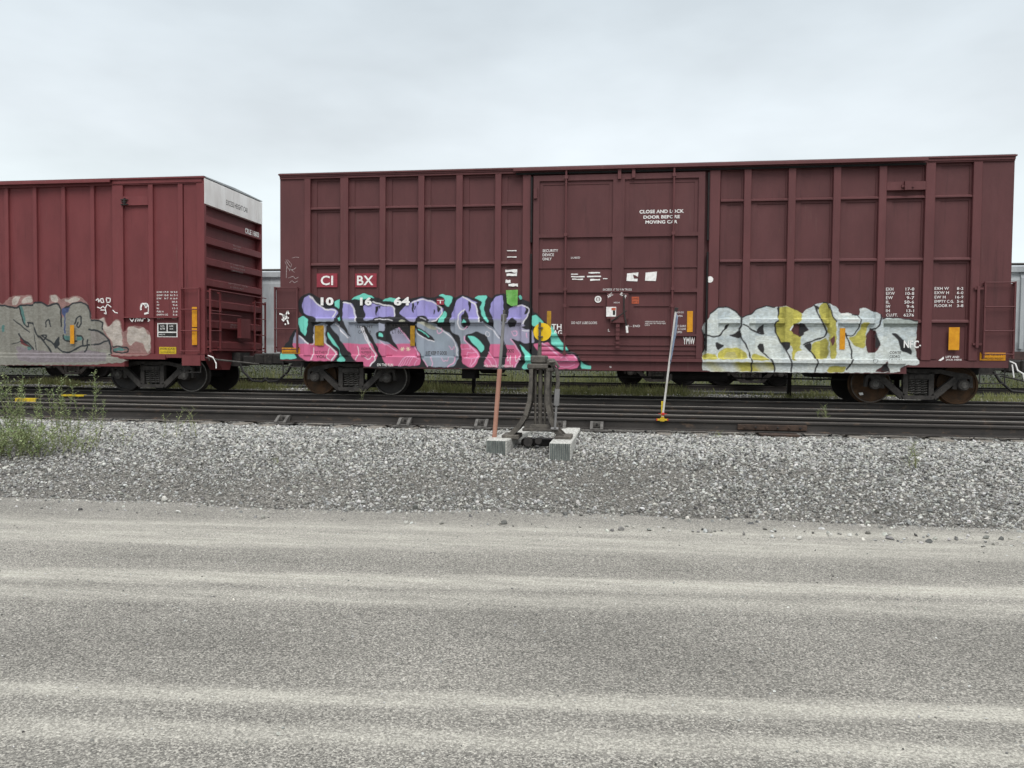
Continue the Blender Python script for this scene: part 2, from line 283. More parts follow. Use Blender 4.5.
# loose ballast stones, one object (beyond counting)
def icosa():
    t=(1+5**.5)/2; v=np.array([(-1,t,0),(1,t,0),(-1,-t,0),(1,-t,0),(0,-1,t),(0,1,t),(0,-1,-t),(0,1,-t),(t,0,-1),(t,0,1),(-t,0,-1),(-t,0,1)],float); v/=np.linalg.norm(v[0])
    f=np.array([(0,11,5),(0,5,1),(0,1,7),(0,7,10),(0,10,11),(1,5,9),(5,11,4),(11,10,2),(10,7,6),(7,1,8),(3,9,4),(3,4,2),(3,2,6),(3,6,8),(3,8,9),(4,9,5),(2,4,11),(6,2,10),(8,6,7),(9,8,1)]); return v,f
IV,IF=icosa()
def stones(name,pts,sizes,cols,m,kind='stuff'):
    n=len(pts); V=np.repeat(IV[None],n,0)
    V=V*(1+rng.uniform(-.32,.32,(n,12,1))); V=V*rng.uniform(.55,1.25,(n,1,3))
    V[:,:,2]*=.72
    q=rng.normal(size=(n,4)); q[:,1:3]*=.5; q/=np.linalg.norm(q,axis=1)[:,None]; a,b,c,d=q.T
    Rm=np.stack([1-2*(c*c+d*d),2*(b*c-a*d),2*(b*d+a*c),2*(b*c+a*d),1-2*(b*b+d*d),2*(c*d-a*b),2*(b*d-a*c),2*(c*d+a*b),1-2*(b*b+c*c)],1).reshape(n,3,3)
    V=np.einsum('nij,nkj->nki',Rm,V)*sizes[:,None,None]+pts[:,None,:]
    F=(IF[None]+12*np.arange(n)[:,None,None]).reshape(-1,3)
    me=bpy.data.meshes.new(name); nv=n*12; nf=len(F)
    me.vertices.add(nv); me.vertices.foreach_set('co',V.reshape(-1)); me.loops.add(nf*3); me.loops.foreach_set('vertex_index',F.reshape(-1).astype(np.int32))
    me.polygons.add(nf); me.polygons.foreach_set('loop_start',np.arange(0,nf*3,3,dtype=np.int32)); me.polygons.foreach_set('loop_total',np.full(nf,3,dtype=np.int32)); me.update(calc_edges=True)
    at=me.color_attributes.new('tint','FLOAT_COLOR','POINT'); C=np.ones((n,12,4)); C[:,:,:3]=cols[:,None,:]; at.data.foreach_set('color',C.reshape(-1))
    me.polygons.foreach_set('use_smooth',np.zeros(nf,dtype=bool)); o=bpy.data.objects.new(name,me); col.objects.link(o); me.materials.append(m); o['kind']=kind; return o
m_stone=mat('crushed_limestone',(1,1,1),(.72,.72,.71),40,rough=.9,bump=.3,bscale=120,attr='tint')
def scatter(n,x0,x1,y0,y1,smin,smax,dens=None,lift=.2,bright=1.0):
    xs=rng.uniform(x0,x1,n*2); ys=rng.uniform(y0,y1,n*2)
    if dens is not None:
        k=rng.uniform(0,1,len(xs))<np.array([dens(a,b) for a,b in zip(xs,ys)]); xs,ys=xs[k],ys[k]
    xs,ys=xs[:n],ys[:n]; s=smin+(smax-smin)*rng.beta(1.3,3.2,len(xs)); z=np.array([gz(a,b) if b>-9.95-.04*max(-6,min(9,7.4-a))+ridge(a) else ROAD for a,b in zip(xs,ys)])
    s=s*np.clip(.60+.45*(ys+9.7)/3.2,.60,1.05) if n>50000 else s; P=np.stack([xs,ys,z+s*lift],1); g=rng.beta(1.4,2.0,len(xs))*.58+.055; g=g*bright
    C=np.stack([g*rng.uniform(.97,1.05,len(xs)),g*.995,g*rng.uniform(.88,.99,len(xs))],1); return P,s,C
def dn(x,y):
    t=(y+9.75+.04*(7.4-x)-ridge(x))/4.0
    base=.45+.65*max(0,min(1,t*1.1))
    k=mnoise.noise(Vector((x*.55,y*.9,4.2)))*.6+mnoise.noise(Vector((x*2.1,y*2.1,1.2)))*.3
    d=((x-8.3)/1.2)**2+((y+7.6)/.7)**2; base-=.5*math.exp(-d)
    d=((x-7.1)/1.0)**2+((y+8.3)/.9)**2; base-=.55*math.exp(-d)
    d=((x-4.2)/1.6)**2+((y+9.0)/.5)**2; base-=.3*math.exp(-d)
    if x<3.0: base-=.15*max(0,min(1,(3.0-x)/2))*max(0,min(1,(-7.4-y)/1))
    return max(.04,base+k)
A=scatter(92000,-2.5,17.5,-10.1,-5.40,.010,.034,lambda x,y:dn(x,y) if y>-9.85-.04*(7.4-x) else 0,.25)
B_=scatter(13000,-2.5,17.5,-6.6,-5.38,.014,.036,None,.4,1.08)
C_=scatter(1500,0,15,-10.2,-8.9,.008,.040,None,.3,1.1)
H_=scatter(1700,-3,18,-5.40,-5.09,.012,.030,None,.3,.9)
D_=scatter(1500,1,14,-14.4,-9.9,.0035,.010,None,.3,1.15)
E_=scatter(9000,-12,24,-5,3.4,.016,.036,None,.25,.8)
stones('ballast_stones',np.concatenate([A[0],B_[0],C_[0],H_[0],D_[0],E_[0]]),np.concatenate([A[1],B_[1],C_[1],H_[1],D_[1],E_[1]]),np.concatenate([A[2],B_[2],C_[2],H_[2],D_[2],E_[2]]),m_stone)
Fp=scatter(26000,-22,38,2.6,8.0,.018,.045,lambda x,y:.4+.8*mnoise.noise(Vector((x*.4,y,2))),.25,1.25)
stones('yard_gravel_stones',*Fp,m_stone)
# ---------------------------------------------------------------- rails
RP=[(-.07,-.168),(.07,-.168),(.07,-.156),(.012,-.140),(.009,-.045),(.034,-.036),(.036,-.012),(.028,-.002),(-.028,-.002),(-.036,-.012),(-.034,-.036),(-.009,-.045),(-.012,-.140),(-.07,-.156)]
def rail(x0,y0,x1,y1,label,top,grp,z=0):
    t=thing('rail',label,'rail',(x0,y0,z),grp); mb=MB(); tb=MB(); n=14
    dx,dy=(x1-x0)/n,(y1-y0)/n
    for i in range(n):
        a=(x0+dx*i,y0+dy*i); b=(a[0]+dx,a[1]+dy)
        vs=[(a[0],a[1]+p,z+q) for p,q in RP]+[(b[0],b[1]+p,z+q) for p,q in RP]; k=len(RP)
        mb.add(vs,[(j,(j+1)%k,(j+1)%k+k,j+k) for j in range(k)]+([tuple(range(k))] if i==0 else [])+([tuple(range(2*k-1,k-1,-1))] if i==n-1 else []))
        tb.add([(a[0],a[1]-.027,z+.0005),(a[0],a[1]+.027,z+.0005),(b[0],b[1]+.027,z+.0005),(b[0],b[1]-.027,z+.0005),(a[0],a[1]-.027,z-.0015),(a[0],a[1]+.027,z-.0015),(b[0],b[1]+.027,z-.0015),(b[0],b[1]-.027,z-.0015)],[(0,1,2,3),(4,5,6,7),(0,3,7,4),(1,2,6,5)])
    mb.build('rail_body',m_rail,t); tb.build('running_surface',top,t); return t
R1=rail(-22,-5.0,38,-5.0,'nearest steel rail, lying along the edge of the pale gravel shoulder',m_rtop2,'rails of the yard tracks')
rail(-22,-3.55,38,-4.55,'second rail from the gravel shoulder, bright worn head',m_rtop,'rails of the yard tracks')
R3=rail(-22,-2.75,38,-3.0,'third rail from the gravel shoulder, dull brown head',m_rtop2,'rails of the yard tracks')
R4=rail(-22,-.95,38,-2.35,'fourth rail from the gravel shoulder, pale head, just in front of the boxcar track',m_rtop,'rails of the yard tracks')
rail(-22,.71,38,.71,'rail under the near wheels of both boxcars',m_rtop,'rails of the yard tracks')
rail(-22,2.21,38,2.21,'rail under the far wheels of both boxcars',m_rtop2,'rails of the yard tracks')
rail(-30,8.75,48,8.75,'near rail under the grey hopper cars behind the grass strip',m_rtop2,'rails of the yard tracks',.06)
rail(-30,10.25,48,10.25,'far rail under the grey hopper cars behind the grass strip',m_rtop2,'rails of the yard tracks',.06)
# paint marks, joint bar, braces on the rails
MB().box(-4.36,-3.9,-2.88-.006,-2.88+.02,-.035,-.002).box(-4.36,-3.9,-2.88,-2.80,-.002,.006).box(-4.36,-3.9,-2.894,-2.87,-.15,-.035).build('paint_mark',m_yel2,R3,'bright yellow paint band across the rail')
MB().box(-4.5,-3.95,-1.41,-1.36,-.03,.004).box(-4.5,-3.95,-1.41,-1.30,.001,.006).build('paint_mark',m_yel2,R4,'narrow yellow paint band on the rail head')
jb=MB().bbox(9.6,10.6,-5.055,-5.012,-.135,-.05,.008); 
j=jb.build('joint_bar',m_rust,R1,'rusty bolted joint bar')
for k in range(6):
    MB().lathe((9.70+.16*k,-5.055,-.092),'y',[(-.028,.012),(-.026,.017),(0,.017)],6).build('bolt',m_dark if k%2 else m_rust,j)
MB().box(9.9,10.45,-5.3,-4.75,-.200,-.172).build('tie_plate',m_rust,R1)
for bx_ in (2.43,4.47,5.71,6.93,7.5):
    t=MB(); t.box(bx_-.17,bx_+.17,-5.28,-4.78,-.19,-.1715); t.prismx([(-5.25,-.171),(-5.25,-.15),(-5.10,-.055),(-5.04,-.05),(-5.04,-.08),(-5.085,-.13),(-5.085,-.171)],bx_-.10,bx_-.055); t.prismx([(-5.25,-.171),(-5.25,-.15),(-5.10,-.055),(-5.04,-.05),(-5.04,-.08),(-5.085,-.13),(-5.085,-.171)],bx_+.055,bx_+.10)
    t.box(bx_-.055,bx_+.055,-5.10,-5.05,-.14,-.052); t.box(bx_-.055,bx_+.055,-5.24,-5.105,-.171,-.150)
    q=t.build('rail_brace',m_plate,R1)
    MB().lathe((bx_,-5.10,-.09),'y',[(-.022,.012),(-.02,.018),(0,.018)],6).build('bolt',m_dark,q)
# ties
ti=MB().bbox(-.11,.11,-5.42,-2.0,-.36,-.178,.012); proto=None; k=0
tlab={}
x=-7.2
while x<19:
    xx=x+random.uniform(-.05,.05)
    skip = 5.6<xx<8.0
    if not skip:
        if proto is None:
            t=thing('railroad_tie','weathered wooden tie end half sunk in ballast under the nearest rail','tie',(0,-5,0),'ties under the nearest rail'); o=MB().bbox(-.11,.11,-5.45,-2.0,-.36,-.178,.012)
            # direct mesh, not an empty
            bpy.data.objects.remove(t); proto=o.build('railroad_tie',m_tie); tag(proto,'weathered wooden tie end half sunk in ballast under the nearest rail','railroad tie','ties under the nearest rail'); c=proto
        else: c=proto.copy(); col.objects.link(c)
        c.location=(xx,random.uniform(-.12,.08),random.uniform(-.028,.0)-.001)
    x+=.56
# ---------------------------------------------------------------- trucks (bogies)
def truck_parts(cx,root,cols,yc=1.46,z=0):
    """freight truck; cols: plate material of near-left, near-right wheel and label"""
    R_=.419
    tr=MB(); tr.box(cx-.2,cx+.2,yc-.95,yc+.95,z+.50,z+.62); tr.box(cx-.14,cx+.14,yc-.35,yc+.35,z+.62,z+.70)
    tr=tr.build('truck',m_under,root)
    for sx in (-1,1):
        ax=cx+sx*.875
        MB().tube([(ax,yc-1.0,z+R_),(ax,yc+1.0,z+R_)],.075,12).build('axle',m_under,tr)
        for sd in (-1,1):
            f=sd  # outer side direction
            P=[(-.070,.30),(-.070,R_+.027),(-.045,R_+.025),(-.032,R_+.003),(.065,R_-.004),(.068,R_-.045),(.045,R_-.055),(.030,.30),(.02,.20),(.05,.12),(.085,.10),(.085,.0)]
            prof=[(a*f,r) for a,r in P]
            mt,lb=(cols[0] if sx<0 else cols[1]) if sd<0 else (m_wheel,None)
            w_=MB().lathe((ax,yc+sd*.745,z+R_),'y',prof,40).build('wheel',mt,tr,lb,smooth=True)
        for sd in (-1,1):
            yo=yc+sd*1.06; yi=yc+sd*.93
            MB().lathe((ax,yo,z+R_),'y',[(-.09*1,.10),(-.075,.115),(.075,.115),(.09,.10)],18).build('bearing',m_cast,tr,smooth=True)
            mb=MB(); mb.lathe((ax,yc+sd*1.145,z+R_),'y',[(-.012,.062),(.012,.062)],12)
            for k in range(3):
                t=k*2.094+.5; mb.lathe((ax+.055*math.cos(t),yc+sd*1.16,z+R_+.055*math.sin(t)),'y',[(-.012,.014),(.012,.014)],6)
            mb.build('bearing_cap',m_plate,tr)
    for sd in (-1,1):
        ya=yc+sd*1.02-.06; yb=ya+.12
        mb=MB()
        top=[(-1.06,.50),(-1.05,.60),(-.93,.66),(-.70,.69),(-.45,.745),(.45,.745),(.70,.69),(.93,.66),(1.06,.60),(1.06,.50),(.99,.55),(.76,.55),(.66,.60),(.45,.655),(-.45,.655),(-.66,.60),(-.76,.55),(-.99,.55)]
        h=len(top)//2
        for i in range(h-1):
            a,b,c,d=top[i],top[i+1],top[len(top)-2-i],top[len(top)-1-i]
            mb.prism([(cx+p,z+q) for p,q in (a,b,c,d)],ya,yb)
        for s in (-1,1):
            mb.bar((cx+s*.76,z+.60),(cx+s*.715,z+.33),.085,ya+.01,yb-.01); mb.bar((cx+s*1.035,z+.58),(cx+s*1.05,z+.36),.06,ya+.01,yb-.01)
            mb.bar((cx+s*.74,z+.55),(cx+s*.30,z+.15),.125,ya,yb)          # lower diagonal
            mb.bar((cx+s*.255,z+.14),(cx+s*.255,z+.68),.10,ya,yb)         # column
            mb.box(cx+s*.80-.0,cx+s*.95,ya+.01,yb-.01,z+.50,z+.55)
        mb.prism([(cx-.34,z+.19),(cx-.29,z+.105),(cx+.29,z+.105),(cx+.34,z+.19)],ya-.02,yb+.02)
        mb.build('side_frame',m_cast,tr)
        sp=MB()
        for sx in (-.125,0,.125):
            for k in range(6):
                zz=z+.205+k*.052
                for a in range(10):
                    t0=2*math.pi*a/10;t1=2*math.pi*(a+1)/10; r=.058
                    sp.tube([(cx+sx+r*math.cos(t0),(ya+yb)/2+r*math.sin(t0),zz+.052*a/10),(cx+sx+r*math.cos(t1),(ya+yb)/2+r*math.sin(t1),zz+.052*(a+1)/10)],.0135,5)
        sp.build('coil_springs',m_plate,tr)
        be=MB(); be.bbox(cx-.205,cx+.205,ya-.03,yb+.03,z+.52,z+.64,.015); be.box(cx-.09,cx+.09,ya-.045,ya-.03,z+.55,z+.61); be.build('bolster_end',m_cast,tr)
    MB().tube([(cx-.86,yc-.6,z+.3),(cx-.45,yc-.6,z+.28)],.05,8).tube([(cx+.86,yc-.6,z+.3),(cx+.45,yc-.6,z+.28)],.05,8).box(cx-.5,cx-.42,yc-.9,yc+.9,z+.24,z+.34).box(cx+.42,cx+.5,yc-.9,yc+.9,z+.24,z+.34).build('brake_beam',m_under,tr)
    return tr
# ---------------------------------------------------------------- painted graffiti as a thin coloured coat that follows the relief of the side
def inpoly(X,Z,P):
    r=np.zeros(X.shape,bool); n=len(P); j=n-1
    for i in range(n):
        xi,zi=P[i];xj,zj=P[j]
        if zi!=zj:
            c=((zi>Z)!=(zj>Z)); r^=c&(X<(xj-xi)*(Z-zi)/(zj-zi)+xi)
        j=i
    return r
def smoothp(P,k=2,closed=True):
    for _ in range(k):
        Q=[];n=len(P)
        for i in range(n if closed else n-1):
            a=P[i];b=P[(i+1)%n]; c_=.86 if closed else .75; Q+=[(a[0]*c_+b[0]*(1-c_),a[1]*c_+b[1]*(1-c_)),(a[0]*(1-c_)+b[0]*c_,a[1]*(1-c_)+b[1]*c_)]
        if not closed: Q=[P[0]]+Q+[P[-1]]
        P=Q
    return P
def stroke(X,Z,P,w_):
    r=np.zeros(X.shape,bool); P=smoothp(P,1,False)
    for a,b in zip(P[:-1],P[1:]):
        dx,dz=b[0]-a[0],b[1]-a[1]; l=dx*dx+dz*dz+1e-9; t=np.clip(((X-a[0])*dx+(Z-a[1])*dz)/l,0,1); r|=(X-a[0]-t*dx)**2+(Z-a[1]-t*dz)**2<(w_/2)**2
    return r
def coat(name,root,x0,x1,z0,z1,layers,relief,base,m,step=.0125,label=None,zmin=None):
    nx=int((x1-x0)/step)+1; nz=int((z1-z0)/step)+1; xs=x0+np.arange(nx)*step; zs=z0+np.arange(nz)*step
    # sample each layer at 2x2 sub-positions for soft edges
    acc=np.zeros((nz,nx,3)); cov=np.zeros((nz,nx))
    for ox,oz in ((-.25,-.25),(.25,-.25),(-.25,.25),(.25,.25)):
        X,Z=np.meshgrid(xs+ox*step,zs+oz*step); C=np.empty((nz,nx,3)); C[:]=base; K=np.zeros((nz,nx),bool)
        Xd=X+.006*np.sin(Z*37+X*11); Zd=Z+.006*np.sin(X*31)
        for ly in layers:
            kind,cf,P=ly[0],ly[1],ly[2]
            mk=inpoly(Xd,Zd,smoothp(P,ly[3] if len(ly)>3 else 1)) if kind=='f' else stroke(Xd,Zd,P,ly[3])
            if callable(cf): cc=cf(X,Z); C[mk]=cc[mk]
            elif cf is None: C[mk]=base; K&=~mk; continue
            else: C[mk]=cf
            K|=mk
        acc+=C/4; cov+=K/4
    # relief height, dilated by one cell so that the coat never cuts through a corner
    Y=relief(*np.meshgrid(xs,zs)); Yd=Y.copy()
    for dx in (-1,0,1):
        for dz in (-1,0,1): Yd=np.minimum(Yd,np.roll(np.roll(Y,dx,1),dz,0))
    Yd=Yd-.004; X,Z=np.meshgrid(xs,zs); V=np.stack([X,Yd,Z],2).reshape(-1,3)
    i=np.arange(nx*nz).reshape(nz,nx); F=np.stack([i[:-1,:-1],i[:-1,1:],i[1:,1:],i[1:,:-1]],2).reshape(-1,4)
    c4=(cov[:-1,:-1]+cov[:-1,1:]+cov[1:,1:]+cov[1:,:-1])/4
    keep=(c4>.3)
    if zmin is not None:
        xc=(xs[:-1]+xs[1:])/2; zc=(zs[:-1]+zs[1:])/2; XX,ZZ=np.meshgrid(xc,zc); keep&=ZZ>zmin(XX)
    F=F[keep.reshape(-1)]
    used=np.unique(F); mp=np.full(nx*nz,-1); mp[used]=np.arange(len(used)); F=mp[F]; V=V[used]; Cc=acc.reshape(-1,3)[used]
    off=np.array(root.location); V=V-off
    me=bpy.data.meshes.new(name); me.vertices.add(len(V)); me.vertices.foreach_set('co',V.reshape(-1)); nf=len(F)
    me.loops.add(nf*4); me.loops.foreach_set('vertex_index',F.reshape(-1).astype(np.int32)); me.polygons.add(nf); me.polygons.foreach_set('loop_start',np.arange(0,nf*4,4,dtype=np.int32)); me.polygons.foreach_set('loop_total',np.full(nf,4,dtype=np.int32)); me.update(calc_edges=True)
    at=me.color_attributes.new('tint','FLOAT_COLOR','POINT'); at.data.foreach_set('color',np.concatenate([Cc,np.ones((len(Cc),1))],1).reshape(-1))
    o=bpy.data.objects.new(name,me); col.objects.link(o); me.materials.append(m); o.parent=root
    if label:o['label']=label
    return o
m_graf=mat('spray_paint',(1,1,1),(.80,.80,.79),3,(1,1,.5),spots=[(srgb(92,80,76),18,.68,(1,1,.6),.45),(srgb(70,60,60),4,.63,(2.4,1,.2),.25,.12)],rough=.6,attr='tint',bump=.05,bscale=60)
m_graf2=mat('weathered_spray_paint',(1,1,1),(.74,.73,.70),9,(1.6,1,3),rough=.75,attr='tint',lo=.35,hi=.6,spots=[(srgb(120,104,90),20,.66,(1,1,2),.5)])
# ---------------------------------------------------------------- main boxcar
LEN=15.65; YC=1.46
BOXM=[]   # (x0,x1,z0,z1,y)
posts=[(.59,.735),(1.45,1.64),(2.38,2.52),(3.28,3.42),(4.15,4.30),(5.03,5.17)]
postsr=[(10.37,10.52),(11.27,11.42),(12.17,12.32),(13.07,13.22),(13.97,14.16),(14.88,15.05)]
def rel_fun(boxes,base):
    def f(X,Z):
        Y=np.full(X.shape,base)
        for b in boxes:
            k=(X>=b[0])&(X<=b[1])&(Z>=b[2])&(Z<=b[3]); Y[k]=np.minimum(Y[k],b[4])
        return Y
    return f
def end_wall(xw,d,root,m,mpnl=None,z0=.95,z1=5.046,w0=.035,w1=2.92):
    """corrugated end at x=xw facing direction d (+1/-1): horizontal pressed ribs with sloping tops"""
    mb=MB(); xi=xw-d*.15
    mb.prismx([(w0,z0),(w1,z0),(w1,z1),(w0,z1)],xi-d*.02,xi)
    zb=z0+.02; h=.494
    ribs=[4.24-.494*k for k in range(7)]
    for zt in ribs:
        a,b=zt-.23,zt
        prof=[(xi,b),(xw,b-.05),(xw,a+.03),(xi,a)]
        n=4; mb.add([(x,w0+.05,z) for x,z in prof]+[(x,w1-.05,z) for x,z in prof],[(0,1,5,4),(1,2,6,5),(2,3,7,6),(0,3,2,1),(4,5,6,7)])
    for yy in ((w0,w0+.05),(w1-.05,w1)): mb.box(xi,xw,yy[0],yy[1],z0,z1)
    mb.box(xi,xw+d*.003,w0+.05,w1-.05,z0-.12,z0+.10)
    return mb
def boxcar_common(root,X0,X1,m,mp):
    rf=MB(); rf.prismx([(-.02,5.08),(-.02,5.10),(YC,5.13),(2.94,5.10),(2.94,5.08)],X0,X1)
    for k in range(15): xx=X0+(X1-X0)*(k+.5)/15; rf.prismx([(0.3,5.12),(YC,5.15),(2.6,5.12),(YC,5.11)],xx-.05,xx+.05)
    rf.build('roof',m_hop,root)
    uf=MB(); uf.box(X0+.1,X1-.1,YC-.33,YC+.33,.62,.93); uf.box(X0+.15,X1-.15,.12,2.8,.90,.98)
    n=int((X1-X0)/1.1)
    for k in range(n): xx=X0+.5+k*(X1-X0-1)/(n-1); uf.prismx([(.15,.92),(2.77,.92),(1.9,.7),(1.0,.7)],xx-.05,xx+.05)
    uf.build('underframe',m_under,root)
    MB().box(X0+.1,X1-.1,2.86,2.92,.65,5.08).build('far_side_wall',m,root)
main=thing('boxcar','long maroon boxcar with pink-lilac graffiti at its left and white-yellow graffiti at its right','boxcar',(7.8,YC,0),'boxcars standing on the second track')
boxcar_common(main,0,LEN,m_car,m_carp)
wl=MB(); R_=BOXM
def addb(mb,x0,x1,z0,z1,y,yb=.16):
    mb.box(x0,x1,y,yb,z0,z1); BOXM.append((x0,x1,z0,z1,y))
# wall sheet with stamped panels
def bays(mb,ps,xend0,xend1,zr):
    edges=[xend0]+[v for p_ in ps for v in p_]+[xend1]
    return [(edges[i],edges[i+1]) for i in range(0,len(edges),2)]
wl.box(.02,LEN-.02,.10,.15,.86,5.05); wl.box(2.01,13.69,.10,.15,.66,.86)
ZR=[(4.26,4.325),(2.98,3.05),(1.70,1.775)]
for (a,b) in [(.735,1.45),(1.64,2.38),(2.52,3.28),(3.42,4.15),(4.30,5.03),(5.17,5.65),(9.90,10.37),(10.52,11.27),(11.42,12.17),(12.32,13.07),(13.22,13.97),(14.16,14.88)]:
    for i,(z0,z1) in enumerate(ZR):
        # shelf-like stiffener: sloped top
        wl.prismx([(.10,z0),(.025,z0+.008),(.025,z0+.035),(.06,z1),(.10,z1)],a,b); BOXM.append((a,b,z0,z1,.025))
    for (z0,z1) in ((4.325,4.97),(3.05,4.26),(1.775,2.98),(.96,1.70)):
        e1,e2=(.13,.04) 
        for (p0,p1) in ((a,a+e1),(b-e2,b)):
            wl.box(p0,p1,.082,.10,z0,z1); BOXM.append((p0,p1,z0,z1,.082))
        wl.box(a+e1,b-e2,.082,.10,z1-.05,z1); BOXM.append((a+e1,b-e2,z1-.05,z1,.082))
wl.build('side_wall',m_car,main)
for p0,p1 in posts+postsr+[(5.65,5.83),(9.66,9.88)]:
    mb=MB(); z0=.93 if p0 not in(5.65,9.66) else .9
    mb.bbox(p0,p1,0,.11,z0,4.97,.008); mb.build('side_post',m_carp,main); BOXM.append((p0,p1,z0,4.97,0))
for p0,p1 in ((-.005,.585),(15.055,LEN+.005)):
    mb=MB().box(p0,p1,.03,.12,.80,4.99); mb.build('corner_panel',m_car,main); BOXM.append((p0,p1,.80,4.99,.03))
tp=MB().box(0,LEN,-.0,.10,4.972,5.06).prismx([(-.045,5.055),(-.045,5.085),(.10,5.10),(.10,5.055)],-.02,LEN+.02); tp.box(14.0,LEN,-.02,-.001,5.0,5.054); tp.box(0,5.5,-.02,-.001,5.02,5.054)
tp.build('top_plate',m_carp,main)
ht=MB().prismx([(-.11,4.995),(-.11,5.05),(-.045,5.07),(-.045,5.056),(-.095,5.045),(-.095,4.995)],5.45,13.97).build('door_track',m_carp,main,'overhanging upper door track')
MB().box(5.5,13.95,-.03,-.0015,4.93,4.97).build('door_track',m_under,main,'dark strip painted as the shade below the upper door track')  # solid dark strip; its colour stands in for shade under the track hood
sl=MB(); sl.box(.0,2.0,.02,.14,.80,.929); sl.box(2.0,13.70,.03,.14,.65,.9); sl.box(13.70,LEN,.02,.14,.79,.929); sl.box(2.0,13.7,.018,.03,.65,.675); sl.build('side_sill',m_car,main)
BOXM+=[(0,2.0,.8,.929,.02),(2.0,13.7,.65,.9,.018),(13.7,LEN,.79,.929,.02)]
st=MB(); st.box(5.6,13.66,-.05,.03,.895,.925); st.box(5.6,13.66,-.05,-.035,.855,.895); BOXM.append((5.6,13.66,.855,.925,-.05))
for k in range(9): st.box(5.9+.9*k,5.96+.9*k,.0165,.03,.80,.895)
st.build('lower_door_track',m_carp,main)
# door
DY=-.02
dr=MB(); dr.box(5.89,9.56,.03,.10,.93,4.90)
DB=[(5.89,6.02,.93,4.90),(9.43,9.56,.93,4.90),(7.62,7.87,2.431,3.549),(7.62,7.87,3.626,4.779),(6.02,9.43,4.78,4.90),(6.02,9.43,3.55,3.625),(6.02,9.43,2.35,2.43),(6.02,9.43,1.41,1.45)]
for a in DB: dr.box(a[0],a[1],DY,.03,a[2],a[3]); BOXM.append((a[0],a[1],a[2],a[3],DY))
for a in [(6.02,7.62,2.88,2.92),(7.87,9.43,2.88,2.92),(6.7,7.45,2.05,2.075),(8.1,8.85,2.05,2.075),(6.02,9.43,1.20,1.235),(6.02,9.43,1.10,1.125),(6.02,9.43,1.0,1.03)]: dr.box(a[0],a[1],0.005,.03,a[2],a[3]); BOXM.append((*a,.005))
for a in [(6.02,9.43,4.70,4.78),(6.02,6.10,3.625,4.70),(7.54,7.62,3.625,4.70),(7.87,7.97,3.625,4.70),(9.35,9.43,3.625,4.70),(6.02,6.10,2.92,3.55),(7.87,7.93,2.92,3.55)]: dr.box(a[0],a[1],.018,.03,a[2],a[3])
BOXM.append((5.89,9.56,.93,4.90,.03))
door=dr.build('sliding_door',m_car,main)
for xr in (6.61,8.91):
    mb=MB().tube([(xr,-.075,.98),(xr,-.075,4.99)],.022,8)
    for z in (4.84,3.6,2.42,2.06,1.43,1.02): mb.box(xr-.035,xr+.035,-.10,-.02,z-.035,z+.035)
    mb.build('locking_rod',m_carp,door)
for xr in (5.83,9.62):
    MB().box(xr,xr+.035,-.03,.04,3.45,4.88).box(xr,xr+.035,-.03,.04,1.1,3.2).build('door_edge_seal',m_under,door)
lk=MB(); lk.box(7.52,7.98,-.045,-.02,1.78,2.33); lk.box(7.72,7.80,-.07,-.045,1.3,1.85)
for k in range(7): lk.box(7.72,7.80,-.085,-.06,1.14+.09*k,1.19+.09*k)
lk.bbox(7.60,7.95,-.10,-.045,1.68,1.80,.01); lk.build('lock_box',m_carp,door)
MB().tube([(7.88,-.12,2.3),(7.89,-.13,1.9),(7.95,-.14,1.62)],.017,6).tube([(7.62,-.12,1.72),(7.95,-.12,1.95)],.014,6).build('lock_lever',m_dark,door)
MB().tube([(7.95,-.14,1.62),(7.965,-.145,1.47)],.026,6).build('lever_grip',m_white,door)
for xr,zz in ((7.72,4.78),(8.02,4.8),(5.9,4.4)): MB().box(xr,xr+.07,-.07,-.02,zz,zz+.22).build('door_bracket',m_carp,door)
# box latch near right top
bx0=(13.187,4.682,13.918,4.441)
MB().box(13.22,13.97,.0,.10,4.43,4.60).box(13.55,13.68,-.06,.0,4.42,4.6).box(13.5,13.74,-.03,.0,4.48,4.53).build('vent_cover',m_carp,main)
# ladders on both corners
def ladder(xa,xb,z0,z1,rungs,root,m,y=-.07):
    mb=MB()
    for x in (xa,xb): mb.box(x-.017,x+.017,y,y+.045,z0,z1); mb.box(x-.017,x+.017,y+.045,.03,z1-.06,z1-.02); mb.box(x-.017,x+.017,y+.045,.03,z0+.1,z0+.14)
    l=mb.build('corner_ladder',m,root)
    for z in rungs: MB().tube([(xa,y+.0,z),(xb,y+.0,z)],.013,6).build('rung',m,l)
    return l
ladder(-.10,.44,.98,2.50,[2.48,1.99,1.53,1.06],main,m_carp)
ladder(15.14,15.70,.98,2.54,[2.52,2.03,1.54,1.07],main,m_carp)
MB().box(-.10,-.006,.03,.05,1.0,2.5).build('corner_plate',m_car,main); MB().box(LEN+.006,LEN+.06,.03,.05,1.0,2.5).build('corner_plate',m_car,main)
MB().box(14.99,15.04,-.06,-.03,1.2,2.45).box(14.94,15.12,-.045,.0,2.38,2.42).box(14.94,15.12,-.045,0,1.25,1.29).build('grab_iron',m_carp,main)
# ends
e1=end_wall(LEN,1,main,m_car); e1.build('end_wall',m_car,main)
e2=end_wall(0,-1,main,m_car); e2.build('end_wall',m_car,main)
